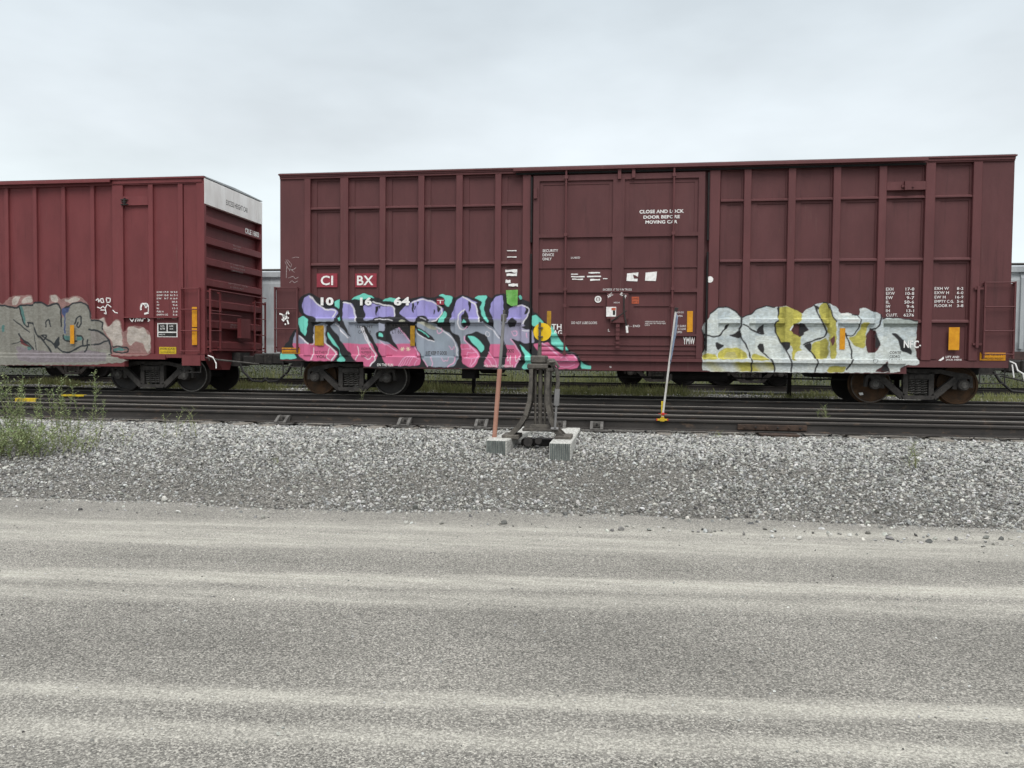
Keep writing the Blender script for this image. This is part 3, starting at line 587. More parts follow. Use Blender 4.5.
# corner steps (sill steps)
for xa,xb in ((.05,.50),(15.12,15.60)):
    MB().tube([(xa,.05,.95),(xa,.05,.47),(xb,.05,.47),(xb,.05,.95)],.018,6).tube([(xa,.05,.66),(xb,.05,.66)],.012,6).build('sill_step',m_dark,main)
truck_parts(1.575,main,[(m_rustw,'rusty brown wheel at the far left of the car'),(m_wheel,'dark wheel with a bright rim ring')])
truck_parts(14.07,main,[(m_rustw,'rusty brown wheel with a chalk mark'),(m_rustw,'rusty brown wheel under the right end')])
def rimring(cx,parent,yc=1.46):
    MB().lathe((cx,yc-.745-.069,.419),'y',[(-.002,.385),(-.002,.409),(.004,.409),(.004,.385)],40,False).build('rim_ring',m_tread,parent,smooth=True)
rimring(2.45,main)
MB().lathe((13.195,.65,.419),'y',[(-.002,.392),(-.002,.409),(.006,.409),(.006,.392)],40,False).build('rim_ring',m_plate,main)
wxm=(12.998,0.197); MB().prism([(wxm[0]-.05,wxm[1]+.02),(wxm[0]-.02,wxm[1]-.035),(wxm[0]+.05,wxm[1]-.02),(wxm[0]+.03,wxm[1]+.03)],.640,.646).build('chalk_mark',m_white,main)
# couplers
def coupler(x,d,root):
    mb=MB(); mb.bbox(x,x+d*.55,YC-.09,YC+.09,.72,.90,.02); mb.bbox(x+d*.55,x+d*.85,YC-.17,YC+.15,.68,.96,.04); mb.bbox(x+d*.82,x+d*.93,YC-.20,YC-.02,.68,.96,.03); mb.box(x-d*.1,x+d*.25,YC-.25,YC+.25,.64,.98)
    mb.build('coupler',m_dark,root)
    MB().tube([(x+d*.25,YC-.25,.70),(x+d*.35,YC-.3,.5),(x+d*.6,YC-.3,.28),(x+d*.85,YC-.28,.26),(x+d*.99,YC-.26,.36)],.028,8).build('air_hose',m_hose,root)
coupler(0,-1,main); coupler(LEN,1,main)
MB().tube([(LEN+.03,.05,.93),(LEN+.12,.0,.88),(LEN+.16,-.02,.74),(LEN+.26,-.02,.68),(LEN+.3,-.02,.52)],.016,6).tube([(LEN+.06,0,.86),(LEN+.10,0,.6)],.014,6).build('uncoupling_lever',m_white,main,'pale bent uncoupling lever')
MB().tube([(15.7,.4,.62),(16.4,.3,.45),(17.0,.3,.30)],.018,6).build('brake_rod',m_dark,main)
# underbody brake gear visible against the grass
bk=MB(); bk.tube([(9.0,.9,.55),(10.2,.9,.55)],.14,14); bk.box(4.2,4.5,.5,1.1,.42,.7); bk.tube([(3.0,.9,.52),(5.2,.85,.50)],.02,6); bk.tube([(6.0,.8,.48),(8.8,.8,.5)],.02,6); bk.tube([(10.3,.8,.5),(12.8,.8,.5)],.02,6); bk.build('brake_gear',m_under,main)
# reporting marks
sq=Split()
for b in ((0.863,2.497,1.359,2.814),(1.784,2.493,2.294,2.808)): sq.box(b[0],b[2],.072,.079,b[1],b[3])
sq.build('mark_panel',m_square,main)
tx=Split(); ty=.066
txt(tx,'CI',(0.961,2.543,1.259,2.763),ty); txt(tx,'BX',(1.831,2.539,2.221,2.756),ty)
tx.build('reporting_mark',m_white,main)
tx=Split(); 
nb=[('10',(0.959,2.078,1.271,2.267)),('16',(1.903,2.077,2.182,2.265)),('64',(2.705,2.076,3.078,2.272))]
for s,b in nb: txt(tx,s,b,.068,.045)
tx.build('car_number',m_white,main)
tx=Split()
for s,b in (('CLOSE AND LOCK',(8.192,4.049,9.13,4.124)),('DOOR BEFORE',(8.278,3.934,9.048,4.004)),('MOVING CAR',(8.322,3.826,8.997,3.896))): txt(tx,s,b,.026,.03)
txt(tx,'DO NOT LUBE DOORS',(6.751,1.663,7.309,1.719),.026,.0)
for s,b in (('EXCEEDS 17 TO 9 IN TRUCK',(7.431,2.387,8.054,2.432)),): txt(tx,s,b,-.025,.0)
for k,s in enumerate(('SECURITY','DEVICE','ONLY')): txt(tx,s,(6.10,(6.054,8.694)+0 if False else 3.24-.09*k,6.10+(.34,.25,.2)[k],3.30-.09*k),.012,.01)
txt(tx,'LUBED',(6.726,3.093,6.922,3.133),.024,0)
txt(tx,'A - END',(7.959,1.601,8.237,1.647),.024,0)
txt(tx,'L',(7.55,1.502,7.593,1.557),.024,.01)
txt(tx,'DOOR LOCK',(9.018,1.901,9.165,1.937),.024,0); txt(tx,'OPEN',(9.02,1.823,9.135,1.862),.024,0); txt(tx,'BE SURE',(9.002,1.604,9.212,1.648),.024,0); txt(tx,'IT IS CLEAR',(9.003,1.54,9.213,1.584),.024,0); txt(tx,'OPEN',(9.025,1.475,9.13,1.519),.024,0)
txt(tx,'OPERATE DOORS SLOWLY',(8.343,1.704,8.767,1.733),.024,0); txt(tx,'AND ONLY BY HAND HERE',(8.343,1.667,8.789,1.694),.024,0); txt(tx,'LOCK',(8.344,1.628,8.45,1.657),.024,0)
for c,rot,b in (('ABC',.6,(7.519,2.252,7.648,2.316)),('BAR',-.6,(7.799,2.251,7.949,2.315))): txt(tx,c,b,-.05,.01,rot)
txt(tx,'HIGH',(7.672,2.11,7.79,2.143),-.05,.0)
tx.build('door_lettering',m_white,main)
dt=Split()
rows=[('EXH','17-0'),('EXW','10-8'),('EW','9-7'),('IL','50-6'),('IW','9-6'),('IH','13-1'),('CU.FT.','6276')]
for k,(a,b_) in enumerate(rows):
    y0=287.3+4.35*k; wa=(7,8.5,6.5,3.5,4,3.5,11.5)[k]; wb=(8,8,8,9.5,7.5,7,10)[k]
    X0,Z0=(13.277,2.437,13.429,2.35)[0],0
    bb=[(13.277,2.437,13.419,2.375),(13.279,2.349,13.45,2.286),(13.281,2.258,13.413,2.196),(13.283,2.169,13.357,2.107),(13.285,2.078,13.369,2.016),(13.287,1.99,13.361,1.928),(13.29,1.899,13.52,1.839)][k]
    cc=[(13.66,2.436,13.827,2.374),(13.662,2.347,13.829,2.285),(13.684,2.257,13.831,2.195),(13.642,2.169,13.829,2.107),(13.689,2.078,13.832,2.016),(13.691,1.989,13.834,1.928),(13.635,1.899,13.836,1.839)][k]
    txt(dt,a,(bb[0],min(bb[1],bb[3]),bb[2],max(bb[1],bb[3])),.076,.008); txt(dt,b_,(cc[0],min(cc[1],cc[3]),cc[2],max(cc[1],cc[3])),.076,.008)
for k,(a,b_) in enumerate([('EXH W','8-2'),('EXW H','6-0'),('EW H','16-9'),('EMPTY C.G.','5-6'),('FLOOR H','3-8')]):
    bb=[(14.222,2.388,14.498,2.444),(14.224,2.3,14.5,2.357),(14.226,2.21,14.436,2.267),(14.228,2.122,14.601,2.179),(14.231,2.034,14.555,2.091)][k]; cc=[(14.652,2.387,14.775,2.443),(14.655,2.299,14.777,2.356),(14.628,2.21,14.779,2.266),(14.659,2.122,14.782,2.179),(14.662,2.034,14.784,2.091)][k]
    txt(dt,a,bb,.076,.008); txt(dt,b_,cc,.076,.008)
txt(dt,'LIFT AND',(14.451,0.985,14.708,1.028),.014,.01); txt(dt,'JACK HERE',(14.452,0.924,14.758,0.967),.014,.01)
dt.add([(x,.014,z) for x,z in ((14.308,0.933),(14.411,1.016),(14.417,0.964),(14.356,0.923))],[(0,1,2,3)])
txt(dt,'CAPY SPACES',(6.797,0.745,7.081,0.783),.015,0); txt(dt,'DOOR TRACK',(6.797,0.694,7.038,0.729),.015,0); txt(dt,'NR',(7.593,0.707,7.636,0.751),.015,0)
dt.build('data_stencils',m_white,main)
gf=Split(); txt(gf,'NFC-',(13.633,1.185,13.979,1.342),.02,.02); txt(gf,'YMW',(9.156,1.229,9.405,1.391),.02,.02); txt(gf,'STH',(6.237,1.541,6.534,1.663),.02,.02); txt(gf,'AG',(6.349,1.409,6.546,1.531),.02,.02)
gf.build('scrawled_tag',m_white,main)
# scribbles drawn with thin strokes
def scrawl(name,root,strokes,w_,y,m,label=None):
    mb=MB()
    for P in strokes:
        for a,b in zip(P[:-1],P[1:]): mb.bar(a,b,w_,y,y+.002)
    return mb.build(name,m,root,label)
def fake(b,n,amp=1):
    out=[];x0,z0,x1,z1=b
    for i in range(n): out.append((x0+(x1-x0)*(i/(n-1))+random.uniform(-.02,.02),random.uniform(z0,z1)))
    return out
scrawl('chalk_drawing',main,[[(0.14,3.03)],[(0.13,3.14),(0.17,3.06),(0.25,2.95),(0.22,2.87)],[(0.11,3.09),(0.19,2.92),(0.31,2.90),(0.38,2.95)],[(0.17,3.13),(0.27,3.03),(0.24,2.92),(0.34,2.84)],[(0.15,3.01),(0.14,2.71)],[(0.19,2.71),(0.31,2.75),(0.36,2.69),(0.44,2.73)],[(0.22,2.60),(0.28,2.65),(0.34,2.60),(0.42,2.64)],[(0.28,3.17),(0.37,3.19),(0.45,3.18)]],.012,.028,m_whited,'pale chalk drawing on the corner')
scrawl('paint_splash',main,[[(0.02,1.88),(0.09,1.86),(0.15,1.80),(0.22,1.94),(0.25,1.87)],[(0.11,1.84),(0.13,1.74),(0.19,1.78)],[(0.08,1.76),(0.13,1.71)],[(0.15,1.65),(0.18,1.63)],[(0.21,1.74),(0.24,1.64)],[(0.16,1.87),(0.21,1.78),(0.25,1.79)]],.035,-.075,m_white,'white paint splash by the ladder')
MB().lathe(((9.697,2.672,9.739,2.608)[0],-.004,2.62),'y',[(-.002,.07),(.002,.07)],9).build('paint_spot',m_white,main)
# labels and stickers
def sticker(b,y,m,name='sticker',label=None,lines=None,lm=None,t=.004,root=None):
    b=(min(b[0],b[2]),min(b[1],b[3]),max(b[0],b[2]),max(b[1],b[3]))
    o=MB().box(b[0],b[2],y,y+t,b[1],b[3]).build(name,m,root or main,label)
    if lines:
        l=Split(); n=len(lines); h=(b[3]-b[1])/n
        for i,s in enumerate(lines): txt(l,s,(b[0]+(b[2]-b[0])*.08,b[3]-h*(i+.8),b[2]-(b[2]-b[0])*.08,b[3]-h*(i+.25)),y-.002,.0)
        l.build('print',lm or m_blackl,o)
    return o
sticker((14.496,1.15,14.702,1.616),.01,m_refl,'reflector','bright amber reflector near the right end')
sticker((9.235,1.498,9.354,1.948),.018,m_refl,'reflector')
sticker((12.379,1.145,12.487,1.594),.065,m_refl,'reflector')
sticker((0.816,1.154,1.034,1.617),.065,m_refld,'reflector','wide dusty ochre reflector'); sticker((3.092,1.157,3.197,1.618),.065,m_refld,'reflector')
sticker((15.101,0.942,15.588,1.101),.012,m_refl,'sticker','orange notice sticker below the ladder',['FOR GUEST','APPROVED WEIGHT'],t=.006)
sticker((0.037,0.961,0.476,1.098),.012,m_refl,'sticker',None,['CAPY TRAIN','DANGER WEIGHT'],t=.006)
ws=Split()
for b in ((571,273.5,577,275),(571,276,585,278),(572,279,583,281),(588,272.5,600,274),(587,276,601,277.5),(589,279,599,281),(603,278,607,279)): pass
for b in ((6.73,2.74,6.883,2.765),(6.731,2.681,7.025,2.717),(6.753,2.625,6.993,2.658),(7.112,2.762,7.361,2.799),(7.08,2.684,7.383,2.725),(7.146,2.601,7.363,2.652),(7.428,2.638,7.525,2.664),(5.297,3.272,5.509,3.303),(5.299,3.133,5.511,3.164),(5.261,2.799,5.531,2.885),(5.291,2.721,5.525,2.797),(5.27,2.556,5.381,2.654),(5.338,2.489,5.549,2.565)):
    y=-.0 if False else (.022 if b[0]>5.7 else .094); y=.022 if b[0]>6.02 else .076
    n=5; P=[]
    for i in range(n): P.append((b[0]+(b[2]-b[0])*i/(n-1),b[3]-random.uniform(0,.25)*(b[3]-b[1])))
    for i in range(n): P.append((b[2]-(b[2]-b[0])*i/(n-1),b[1]+random.uniform(0,.3)*(b[3]-b[1])))
    ws.prism(P,y,y+.003)
ws.build('worn_label',m_white,main,'torn white remains of old labels')
wp=Split(); 
for b in ((7.934,2.59,8.188,2.782),(8.33,2.594,8.582,2.797)): wp.prism([(b[0],b[1]+.01),(b[2]-.02,b[1]),(b[2],b[3]),(b[0]+.01,b[3]-.02)],.02,.024)
wp.build('waybill_paper',m_white,main)
MB().prism([[(-0.12,2.55)][0]]*0+[(8.072,2.736),(8.136,2.714),(8.196,2.67),(8.197,2.649),(8.094,2.649)],.016,.019).build('paper_tear',m_car,main)
sticker((8.053,2.108,8.207,2.256),.022,m_orange,'placard','orange placard sticker',['EXPIRES','SEPT 21'],m_blackl)
o=sticker((7.509,1.824,7.72,2.034),-.052,m_white,'routing_card','white card with a red and black corner')
sticker((7.62,1.961,7.71,2.013),-.056,m_orange,'print',t=.003); sticker((7.65,1.857,7.7,1.956),-.056,m_dark,'print',t=.003)
cx_,cz_=(7.325,2.204)
MB().lathe((cx_,.02,cz_),'y',[(-.002,.075),(-.002,.048),(.002,.048),(.002,.075)],24,False).box(cx_-.008,cx_+.008,.018,.022,cz_-.045,cz_+.045).box(cx_-.028,cx_-.014,.018,.022,cz_-.03,cz_+.03).box(cx_+.014,cx_+.028,.018,.022,cz_-.03,cz_+.03).build('round_emblem',m_white,main)
# ---- graffiti left
lil=np.array(srgb(158,152,206)); lil=np.array(srgb(160,152,208)); gry=np.array(srgb(150,156,168)); pnk=np.array(srgb(208,108,144)); TEA=srgb(120,214,196); BLK=srgb(38,37,40); WHT=srgb(226,222,226); LPK=srgb(228,170,200)
def fillc(X,Z):
    t=np.clip((Z-1.73)/.06,0,1)[...,None]; 
    n=(np.sin(X*3.1)*.5+np.sin(X*7.7+Z*5)*.3)[...,None]
    mid=gry*(1+.06*n)+np.array([.05,.0,.06])*np.clip(np.sin(X*2.3+1)[...,None],0,1)
    c=mid*(1-t)+lil*t
    k=(Z<1.205+.01*np.sin(X*9))[...,None]; return np.where(k,pnk,c)
def fillg(X,Z):
    n=(np.sin(X*3.1)*.5+np.sin(X*7.7+Z*5)*.3)[...,None]; return np.array(srgb(150,157,170))*(1+.07*n)+np.array([.02,0,.02])*n
f='f'; s='s'
GL=[(f,BLK,[(-0.04,0.83),(-0.04,0.92),(0.03,1.07),(0.12,1.18),(0.19,1.25),(0.26,1.41),(0.35,1.51),(0.45,1.55),(0.42,1.64),(0.37,1.70),(0.39,1.76),(0.45,1.82),(0.54,1.84),(0.46,1.94),(0.42,2.06),(0.44,2.22),(0.54,2.30),(0.71,2.37),(0.85,2.30),(0.99,2.21),(1.07,2.14),(1.21,2.12),(1.26,2.19),(1.45,2.23),(1.49,2.19),(1.61,2.19),(1.69,2.22),(1.83,2.32),(2.00,2.36),(2.19,2.30),(2.28,2.27),(2.49,2.20),(2.65,2.26),(2.76,2.24),(3.12,2.24),(3.36,2.28),(3.61,2.25),(3.74,2.31),(3.85,2.34),(3.85,2.33),(4.08,2.28),(4.15,2.24),(4.30,2.32),(4.43,2.28),(4.56,2.24),(4.67,2.31),(4.86,2.30),(4.96,2.23),(5.07,2.32),(5.25,2.34),(5.36,2.28),(5.35,2.29),(5.37,2.13),(5.52,2.11),(5.53,2.19),(5.68,2.21),(5.81,2.15),(5.90,2.03),(5.90,1.93),(5.97,1.91),(6.15,1.73),(6.36,1.54),(6.52,1.31),(6.73,1.08),(6.88,1.01),(6.99,0.85),(7.14,0.80),(7.21,0.68),(5.85,0.64),(5.06,0.64),(4.31,0.66),(3.22,0.67),(3.23,0.67),(2.68,0.64),(2.00,0.66),(2.00,0.79),(2.00,0.80),(1.69,0.78),(0.59,0.79),(0.41,0.83)]),
(f,TEA,[(-0.04,0.83),(-0.04,0.91),(0.04,1.01),(0.31,1.00),(0.41,0.84)]),(f,TEA,[(0.37,1.74),(0.54,1.84),(0.69,1.76),(0.67,1.63),(0.63,1.37),(0.56,1.41),(0.48,1.49),(0.46,1.63),(0.39,1.69)]),
(f,TEA,[(1.27,2.17),(1.45,2.23),(1.42,2.09),(1.40,1.99),(1.35,2.03),(1.29,2.07)]),(f,TEA,[(1.38,1.78),(1.45,1.86),(1.45,1.72),(1.41,1.72)]),
(f,TEA,[(1.69,2.21),(1.83,2.31),(2.00,2.36),(2.19,2.29),(2.24,2.24),(2.11,2.26),(1.97,2.21),(1.80,2.22)]),(f,TEA,[(2.46,2.18),(2.54,2.24),(2.66,2.26),(2.75,2.23),(2.73,2.16),(2.60,2.17)]),(f,TEA,[(3.74,2.30),(3.85,2.34),(3.85,2.33),(4.08,2.27),(4.03,2.14),(3.98,2.04),(3.93,2.06),(3.87,2.14),(3.87,2.25)]),
(f,TEA,[(3.88,1.97),(3.94,1.91),(3.87,1.69),(3.72,1.69)]),(f,TEA,[(4.56,2.24),(4.67,2.31),(4.86,2.29),(4.80,2.13),(4.78,1.97),(4.83,1.83),(4.90,1.74),(4.89,1.69),(4.81,1.74),(4.73,1.87),(4.69,2.03),(4.74,2.17)]),
(f,TEA,[(5.56,2.28),(5.60,2.31),(5.66,2.26),(5.65,2.20),(5.59,2.20)]),
(f,TEA,[(5.88,1.84),(5.97,1.87),(6.13,1.71),(6.12,1.64),(5.91,1.61),(5.84,1.69)]),(f,TEA,[(6.24,1.67),(6.33,1.62),(6.44,1.41),(6.58,1.23),(6.71,1.08),(6.60,1.06),(6.48,1.12),(6.38,1.18),(6.31,1.24),(6.28,1.44)]),
(f,TEA,[(6.97,0.86),(7.04,0.77),(7.20,0.75),(7.20,0.68),(7.00,0.68),(6.96,0.75)]),
# N
(f,fillc,[(0.71,2.32),(0.82,2.19),(0.93,2.08),(1.10,1.99),(1.27,2.02),(1.34,1.96),(1.37,1.89),(1.29,1.80),(1.30,1.71),(0.85,1.70),(0.86,1.79),(0.73,1.83),(0.58,1.90),(0.52,2.03),(0.55,2.19),(0.63,2.28)]),
(f,fillc,[(0.78,1.62),(1.03,1.68),(1.13,1.63),(1.09,1.47),(1.09,1.20),(1.21,1.12),(1.36,1.01),(1.36,0.90),(1.29,0.80),(0.59,0.80),(0.45,0.92),(0.33,1.07),(0.29,1.19),(0.33,1.36),(0.37,1.46),(0.49,1.36),(0.76,1.16),(0.79,1.39)]),
(f,fillc,[(1.16,1.60),(1.30,1.69),(1.51,1.66),(1.52,2.14),(1.73,2.13),(1.83,1.74),(1.86,1.66),(1.97,1.60),(2.14,1.26),(2.28,1.02),(2.34,0.89),(2.17,0.68),(2.00,0.69),(1.99,0.79),(1.80,0.80),(1.64,1.04),(1.41,1.34)]),
(f,BLK,[(1.35,1.71),(1.51,1.74),(1.61,1.55),(1.69,1.34),(1.58,1.47),(1.42,1.62)]),
(f,BLK,[(1.09,1.62),(1.17,1.62),(1.47,1.23),(1.77,0.81),(1.55,0.79),(1.44,0.96),(1.30,1.15),(1.10,1.28),(1.06,1.41)]),
(f,TEA,[(1.11,1.48),(1.21,1.36),(1.36,1.15),(1.47,0.97),(1.59,0.79),(1.36,0.79),(1.45,0.93),(1.38,1.08),(1.24,1.20),(1.13,1.33)]),
# E
(f,BLK,[(1.74,2.19),(1.92,2.19),(2.07,1.93),(2.03,1.79),(1.93,1.71),(1.82,1.71),(1.79,1.93)]),
(f,fillc,[(1.97,2.07),(2.07,2.12),(2.24,2.12),(2.28,2.10),(2.49,2.05),(2.71,2.05),(2.71,1.81),(2.52,1.77),(2.27,1.82),(2.22,1.74),(1.99,1.73),(2.03,1.85),(1.99,1.95)]),
(f,fillc,[(1.65,1.67),(2.49,1.67),(2.65,1.55),(2.82,1.58),(3.09,1.26),(3.23,1.12),(3.35,0.96),(3.34,0.71),(2.53,0.70),(2.38,0.86),(2.17,1.15),(2.03,1.44),(1.92,1.63)]),
(f,BLK,[(1.93,1.62),(2.03,1.61),(2.16,1.39),(2.41,0.97),(2.55,0.70),(2.32,0.69),(2.35,0.87),(2.17,1.21),(2.03,1.44)]),
(f,BLK,[(2.50,1.66),(3.12,1.67),(3.12,1.29),(2.83,1.57),(2.69,1.54),(2.61,1.47),(2.68,1.29),(2.84,1.04),(2.68,1.16),(2.52,1.26),(2.29,1.31),(2.27,1.47),(2.41,1.49),(2.52,1.50)]),
(f,TEA,[(2.35,1.37),(2.37,1.45),(2.45,1.44),(2.49,1.36)]),(f,BLK,[(2.25,2.06),(2.36,2.07),(2.29,1.90),(2.27,1.82)]),(f,BLK,[(2.37,2.06),(2.43,2.06),(2.39,1.97)]),
(f,BLK,[(2.24,1.81),(2.49,1.81),(2.84,1.84),(2.95,1.74),(2.79,1.72),(2.40,1.72),(2.27,1.73)]),(s,WHT,[(2.28,1.76),(2.52,1.76),(2.68,1.74)],.02),
# S
(f,fillc,[(2.83,1.90),(2.87,1.99),(3.10,2.16),(3.36,2.24),(3.63,2.18),(3.88,1.98),(3.72,1.74),(3.55,1.68),(3.39,1.84),(3.25,1.81),(3.20,1.69),(3.06,1.73),(2.90,1.84)]),
(f,BLK,[(3.12,2.16),(3.17,2.14),(3.16,1.89),(3.12,1.95)]),(f,BLK,[(3.26,2.16),(3.32,2.16),(3.28,2.07)]),(f,BLK,[(3.18,2.06),(3.21,2.06),(3.20,1.97),(3.18,1.98)]),(f,BLK,[(3.63,1.99),(3.66,1.98),(3.64,1.86),(3.62,1.90)]),(f,BLK,[(3.69,2.19),(3.88,2.23),(3.87,2.06),(3.72,1.90)]),
(f,fillg,[(3.20,1.65),(3.34,1.71),(3.55,1.68),(3.72,1.66),(3.71,1.61),(4.03,1.43),(4.22,1.17),(4.24,0.90),(4.11,0.69),(3.55,0.69),(3.39,0.84),(3.36,0.97),(3.22,1.16),(3.20,1.26)]),
(f,srgb(172,172,152),[(2.82,1.71),(2.90,1.77),(3.01,1.71)]),(f,srgb(176,174,158),[(3.23,1.71),(3.50,1.69),(3.72,1.55),(3.61,1.52),(3.34,1.66)]),
(f,BLK,[(3.16,1.66),(3.34,1.56),(3.60,1.37),(3.66,1.29),(3.60,1.26),(3.39,1.37),(3.23,1.52)]),(s,TEA,[(3.29,1.54),(3.45,1.44),(3.53,1.37)],.02),
(f,BLK,[(3.26,1.84),(3.44,1.84),(3.55,1.74),(3.50,1.71),(3.36,1.74)]),(s,WHT,[(3.34,1.80),(3.47,1.75)],.012),
# A
(f,fillc,[(4.01,1.71),(4.06,1.93),(4.16,2.16),(4.30,2.28),(4.43,2.23),(4.64,2.13),(4.69,1.90),(4.77,1.70),(4.97,1.61),(5.16,1.41),(5.20,1.21),(5.17,0.69),(4.81,0.70),(4.81,0.82),(4.91,1.07),(4.92,1.25),(4.84,1.40),(4.62,1.49),(4.37,1.41),(4.34,1.30),(4.68,1.04),(4.70,0.91),(4.60,0.69),(4.44,0.69),(4.31,0.79),(4.28,1.17),(4.26,1.38),(4.03,1.48)]),
(f,BLK,[(4.36,2.00),(4.49,1.68),(4.41,1.55),(4.29,1.61),(4.28,1.82)]),(f,TEA,[(4.33,1.78),(4.40,1.68),(4.29,1.69)]),(f,BLK,[(4.42,2.19),(4.50,2.13),(4.45,1.90)]),(f,BLK,[(4.59,2.13),(4.68,2.12),(4.70,1.90),(4.77,1.70),(4.67,1.72),(4.64,1.90)]),
(f,BLK,[(4.36,1.40),(4.62,1.50),(4.84,1.40),(4.93,1.22),(4.91,1.04),(4.81,0.80),(4.80,0.69),(4.61,0.68),(4.70,0.91),(4.68,1.05),(4.49,1.22)]),
(f,TEA,[(4.40,1.39),(4.54,1.40),(4.69,1.29),(4.80,1.16),(4.79,1.09),(4.73,1.02),(4.57,1.19)]),
# R
(f,fillc,[(4.91,1.93),(4.94,2.13),(5.09,2.28),(5.21,2.30),(5.23,2.00),(5.24,1.74),(5.24,1.74),(5.34,1.84),(5.34,2.00),(5.52,2.07),(5.68,2.09),(5.81,2.02),(5.82,1.90),(5.67,1.65),(5.89,1.56),(5.95,1.25),(5.74,1.23),(5.45,1.33),(5.40,1.32),(5.58,1.07),(5.66,0.94),(5.51,0.70),(5.25,0.70),(5.30,0.96),(5.27,1.22),(5.19,1.38),(5.03,1.56),(5.01,1.77)]),
(f,BLK,[(5.23,2.30),(5.34,2.29),(5.36,2.08),(5.32,1.87),(5.23,1.88)]),(f,BLK,[(5.33,1.73),(5.43,1.81),(5.54,1.73),(5.49,1.60),(5.35,1.58)]),(f,BLK,[(5.70,2.09),(5.80,2.03),(5.79,1.90),(5.71,1.87),(5.74,1.98)]),
(f,BLK,[(5.64,1.59),(5.74,1.63),(5.89,1.56),(5.92,1.53),(5.76,1.54)]),(f,BLK,[(5.28,1.25),(5.32,1.07),(5.28,0.76),(5.24,0.75),(5.26,1.07)]),
(f,BLK,[(5.40,1.32),(5.63,1.28),(6.05,1.05),(6.11,0.88),(5.99,0.87),(5.85,0.74),(5.61,0.67),(5.69,0.86),(5.65,1.07)]),
(f,TEA,[(5.58,1.21),(5.69,1.15),(5.90,0.94),(6.01,0.76),(5.88,0.67),(5.65,0.67),(5.75,0.85),(5.71,1.02)]),
(f,pnk,[(5.91,1.23),(6.05,1.23),(6.26,1.26),(6.47,1.03),(6.73,1.01),(6.89,0.95),(6.94,0.82),(6.89,0.68),(6.40,0.67),(6.37,0.87),(6.11,0.91)]),
(s,BLK,[(6.25,1.28),(6.47,1.04),(6.73,1.01),(6.90,0.95),(6.94,0.82)],.035),(s,LPK,[(6.11,1.24),(6.29,1.13),(6.47,0.97)],.03),(s,LPK,[(6.39,0.83),(6.63,0.85),(6.83,0.84)],.02),(s,LPK,[(6.68,0.98),(6.78,1.00),(6.88,0.90)],.02),(s,LPK,[(6.52,0.92),(6.60,0.96),(6.68,0.87)],.014),(s,LPK,[(6.40,0.71),(6.53,0.74),(6.63,0.70),(6.83,0.77)],.012),
# white highlights
(s,WHT,[(0.72,2.28),(0.82,2.17),(0.93,2.06),(1.10,1.97),(1.26,1.99),(1.32,1.95),(1.28,1.86),(1.23,1.82)],.03),(s,WHT,[(0.46,1.38),(0.56,1.28),(0.69,1.20)],.03),(s,WHT,[(0.78,1.40),(0.80,1.20),(0.76,1.17)],.02),(s,WHT,[(1.03,1.62),(1.03,1.25),(1.13,1.15),(1.31,1.03),(1.33,0.93),(1.24,0.82)],.03),(s,WHT,[(1.31,1.65),(1.47,1.51),(1.63,1.34)],.025),(s,WHT,[(1.54,2.14),(1.72,2.12),(1.81,1.72)],.03),(s,WHT,[(1.96,1.57),(2.12,1.22)],.028),
(s,WHT,[(1.91,1.60),(1.99,1.39),(2.13,1.15),(2.32,0.89),(2.16,0.69)],.026),(s,WHT,[(2.20,2.16),(2.49,2.08),(2.71,2.06),(2.71,1.84)],.028),(s,LPK,[(2.41,1.25),(2.60,1.15),(2.77,1.04)],.02),(s,LPK,[(2.82,1.57),(3.09,1.26),(3.30,0.97)],.026),(s,WHT,[(3.12,2.14),(3.36,2.22),(3.63,2.16),(3.86,1.97),(3.72,1.75),(3.61,1.71)],.028),(s,WHT,[(3.23,1.48),(3.45,1.32),(3.64,1.26)],.02),
(s,WHT,[(3.68,1.60),(4.01,1.41),(4.18,1.17),(4.20,0.95)],.022),(s,LPK,[(4.14,0.92),(4.15,0.82),(3.98,0.69)],.026),(s,LPK,[(3.41,0.84),(3.52,0.70)],.02),(s,WHT,[(4.31,2.27),(4.43,2.19),(4.60,2.11),(4.62,1.95),(4.69,1.72)],.028),(s,WHT,[(4.35,1.99),(4.24,1.90),(4.20,1.74),(4.23,1.56),(4.33,1.54)],.026),(s,LPK,[(4.33,1.55),(4.41,1.60)],.02),(s,LPK,[(4.34,1.38),(4.36,1.27),(4.55,1.10),(4.67,0.98),(4.63,0.85),(4.52,0.72)],.026),(s,WHT,[(4.81,1.63),(5.01,1.52),(5.15,1.35)],.02),
(s,WHT,[(5.44,2.06),(5.68,2.08),(5.82,2.00),(5.81,1.89),(5.67,1.67)],.026),(s,LPK,[(5.40,1.32),(5.56,1.11),(5.64,0.94),(5.50,0.71)],.026),(s,WHT,[(5.66,1.52),(5.87,1.50)],.02),(s,LPK,[(5.75,1.46),(5.78,1.36)],.018),
(s,WHT,[(0.78,1.10),(0.79,0.95),(0.75,0.82)],.02),(s,WHT,[(1.16,1.09),(1.10,0.90),(1.19,0.82)],.016),(s,WHT,[(1.83,1.14),(1.88,1.00),(1.82,0.83)],.018),(s,WHT,[(2.03,0.90),(2.13,0.83),(2.21,0.91)],.014)]
for k in range(4): GL.append((s,LPK,[(p_[0]+k*.062,p_[1]+.01*k) for p_ in [(2.88,0.70),(2.99,0.89)]],.012))
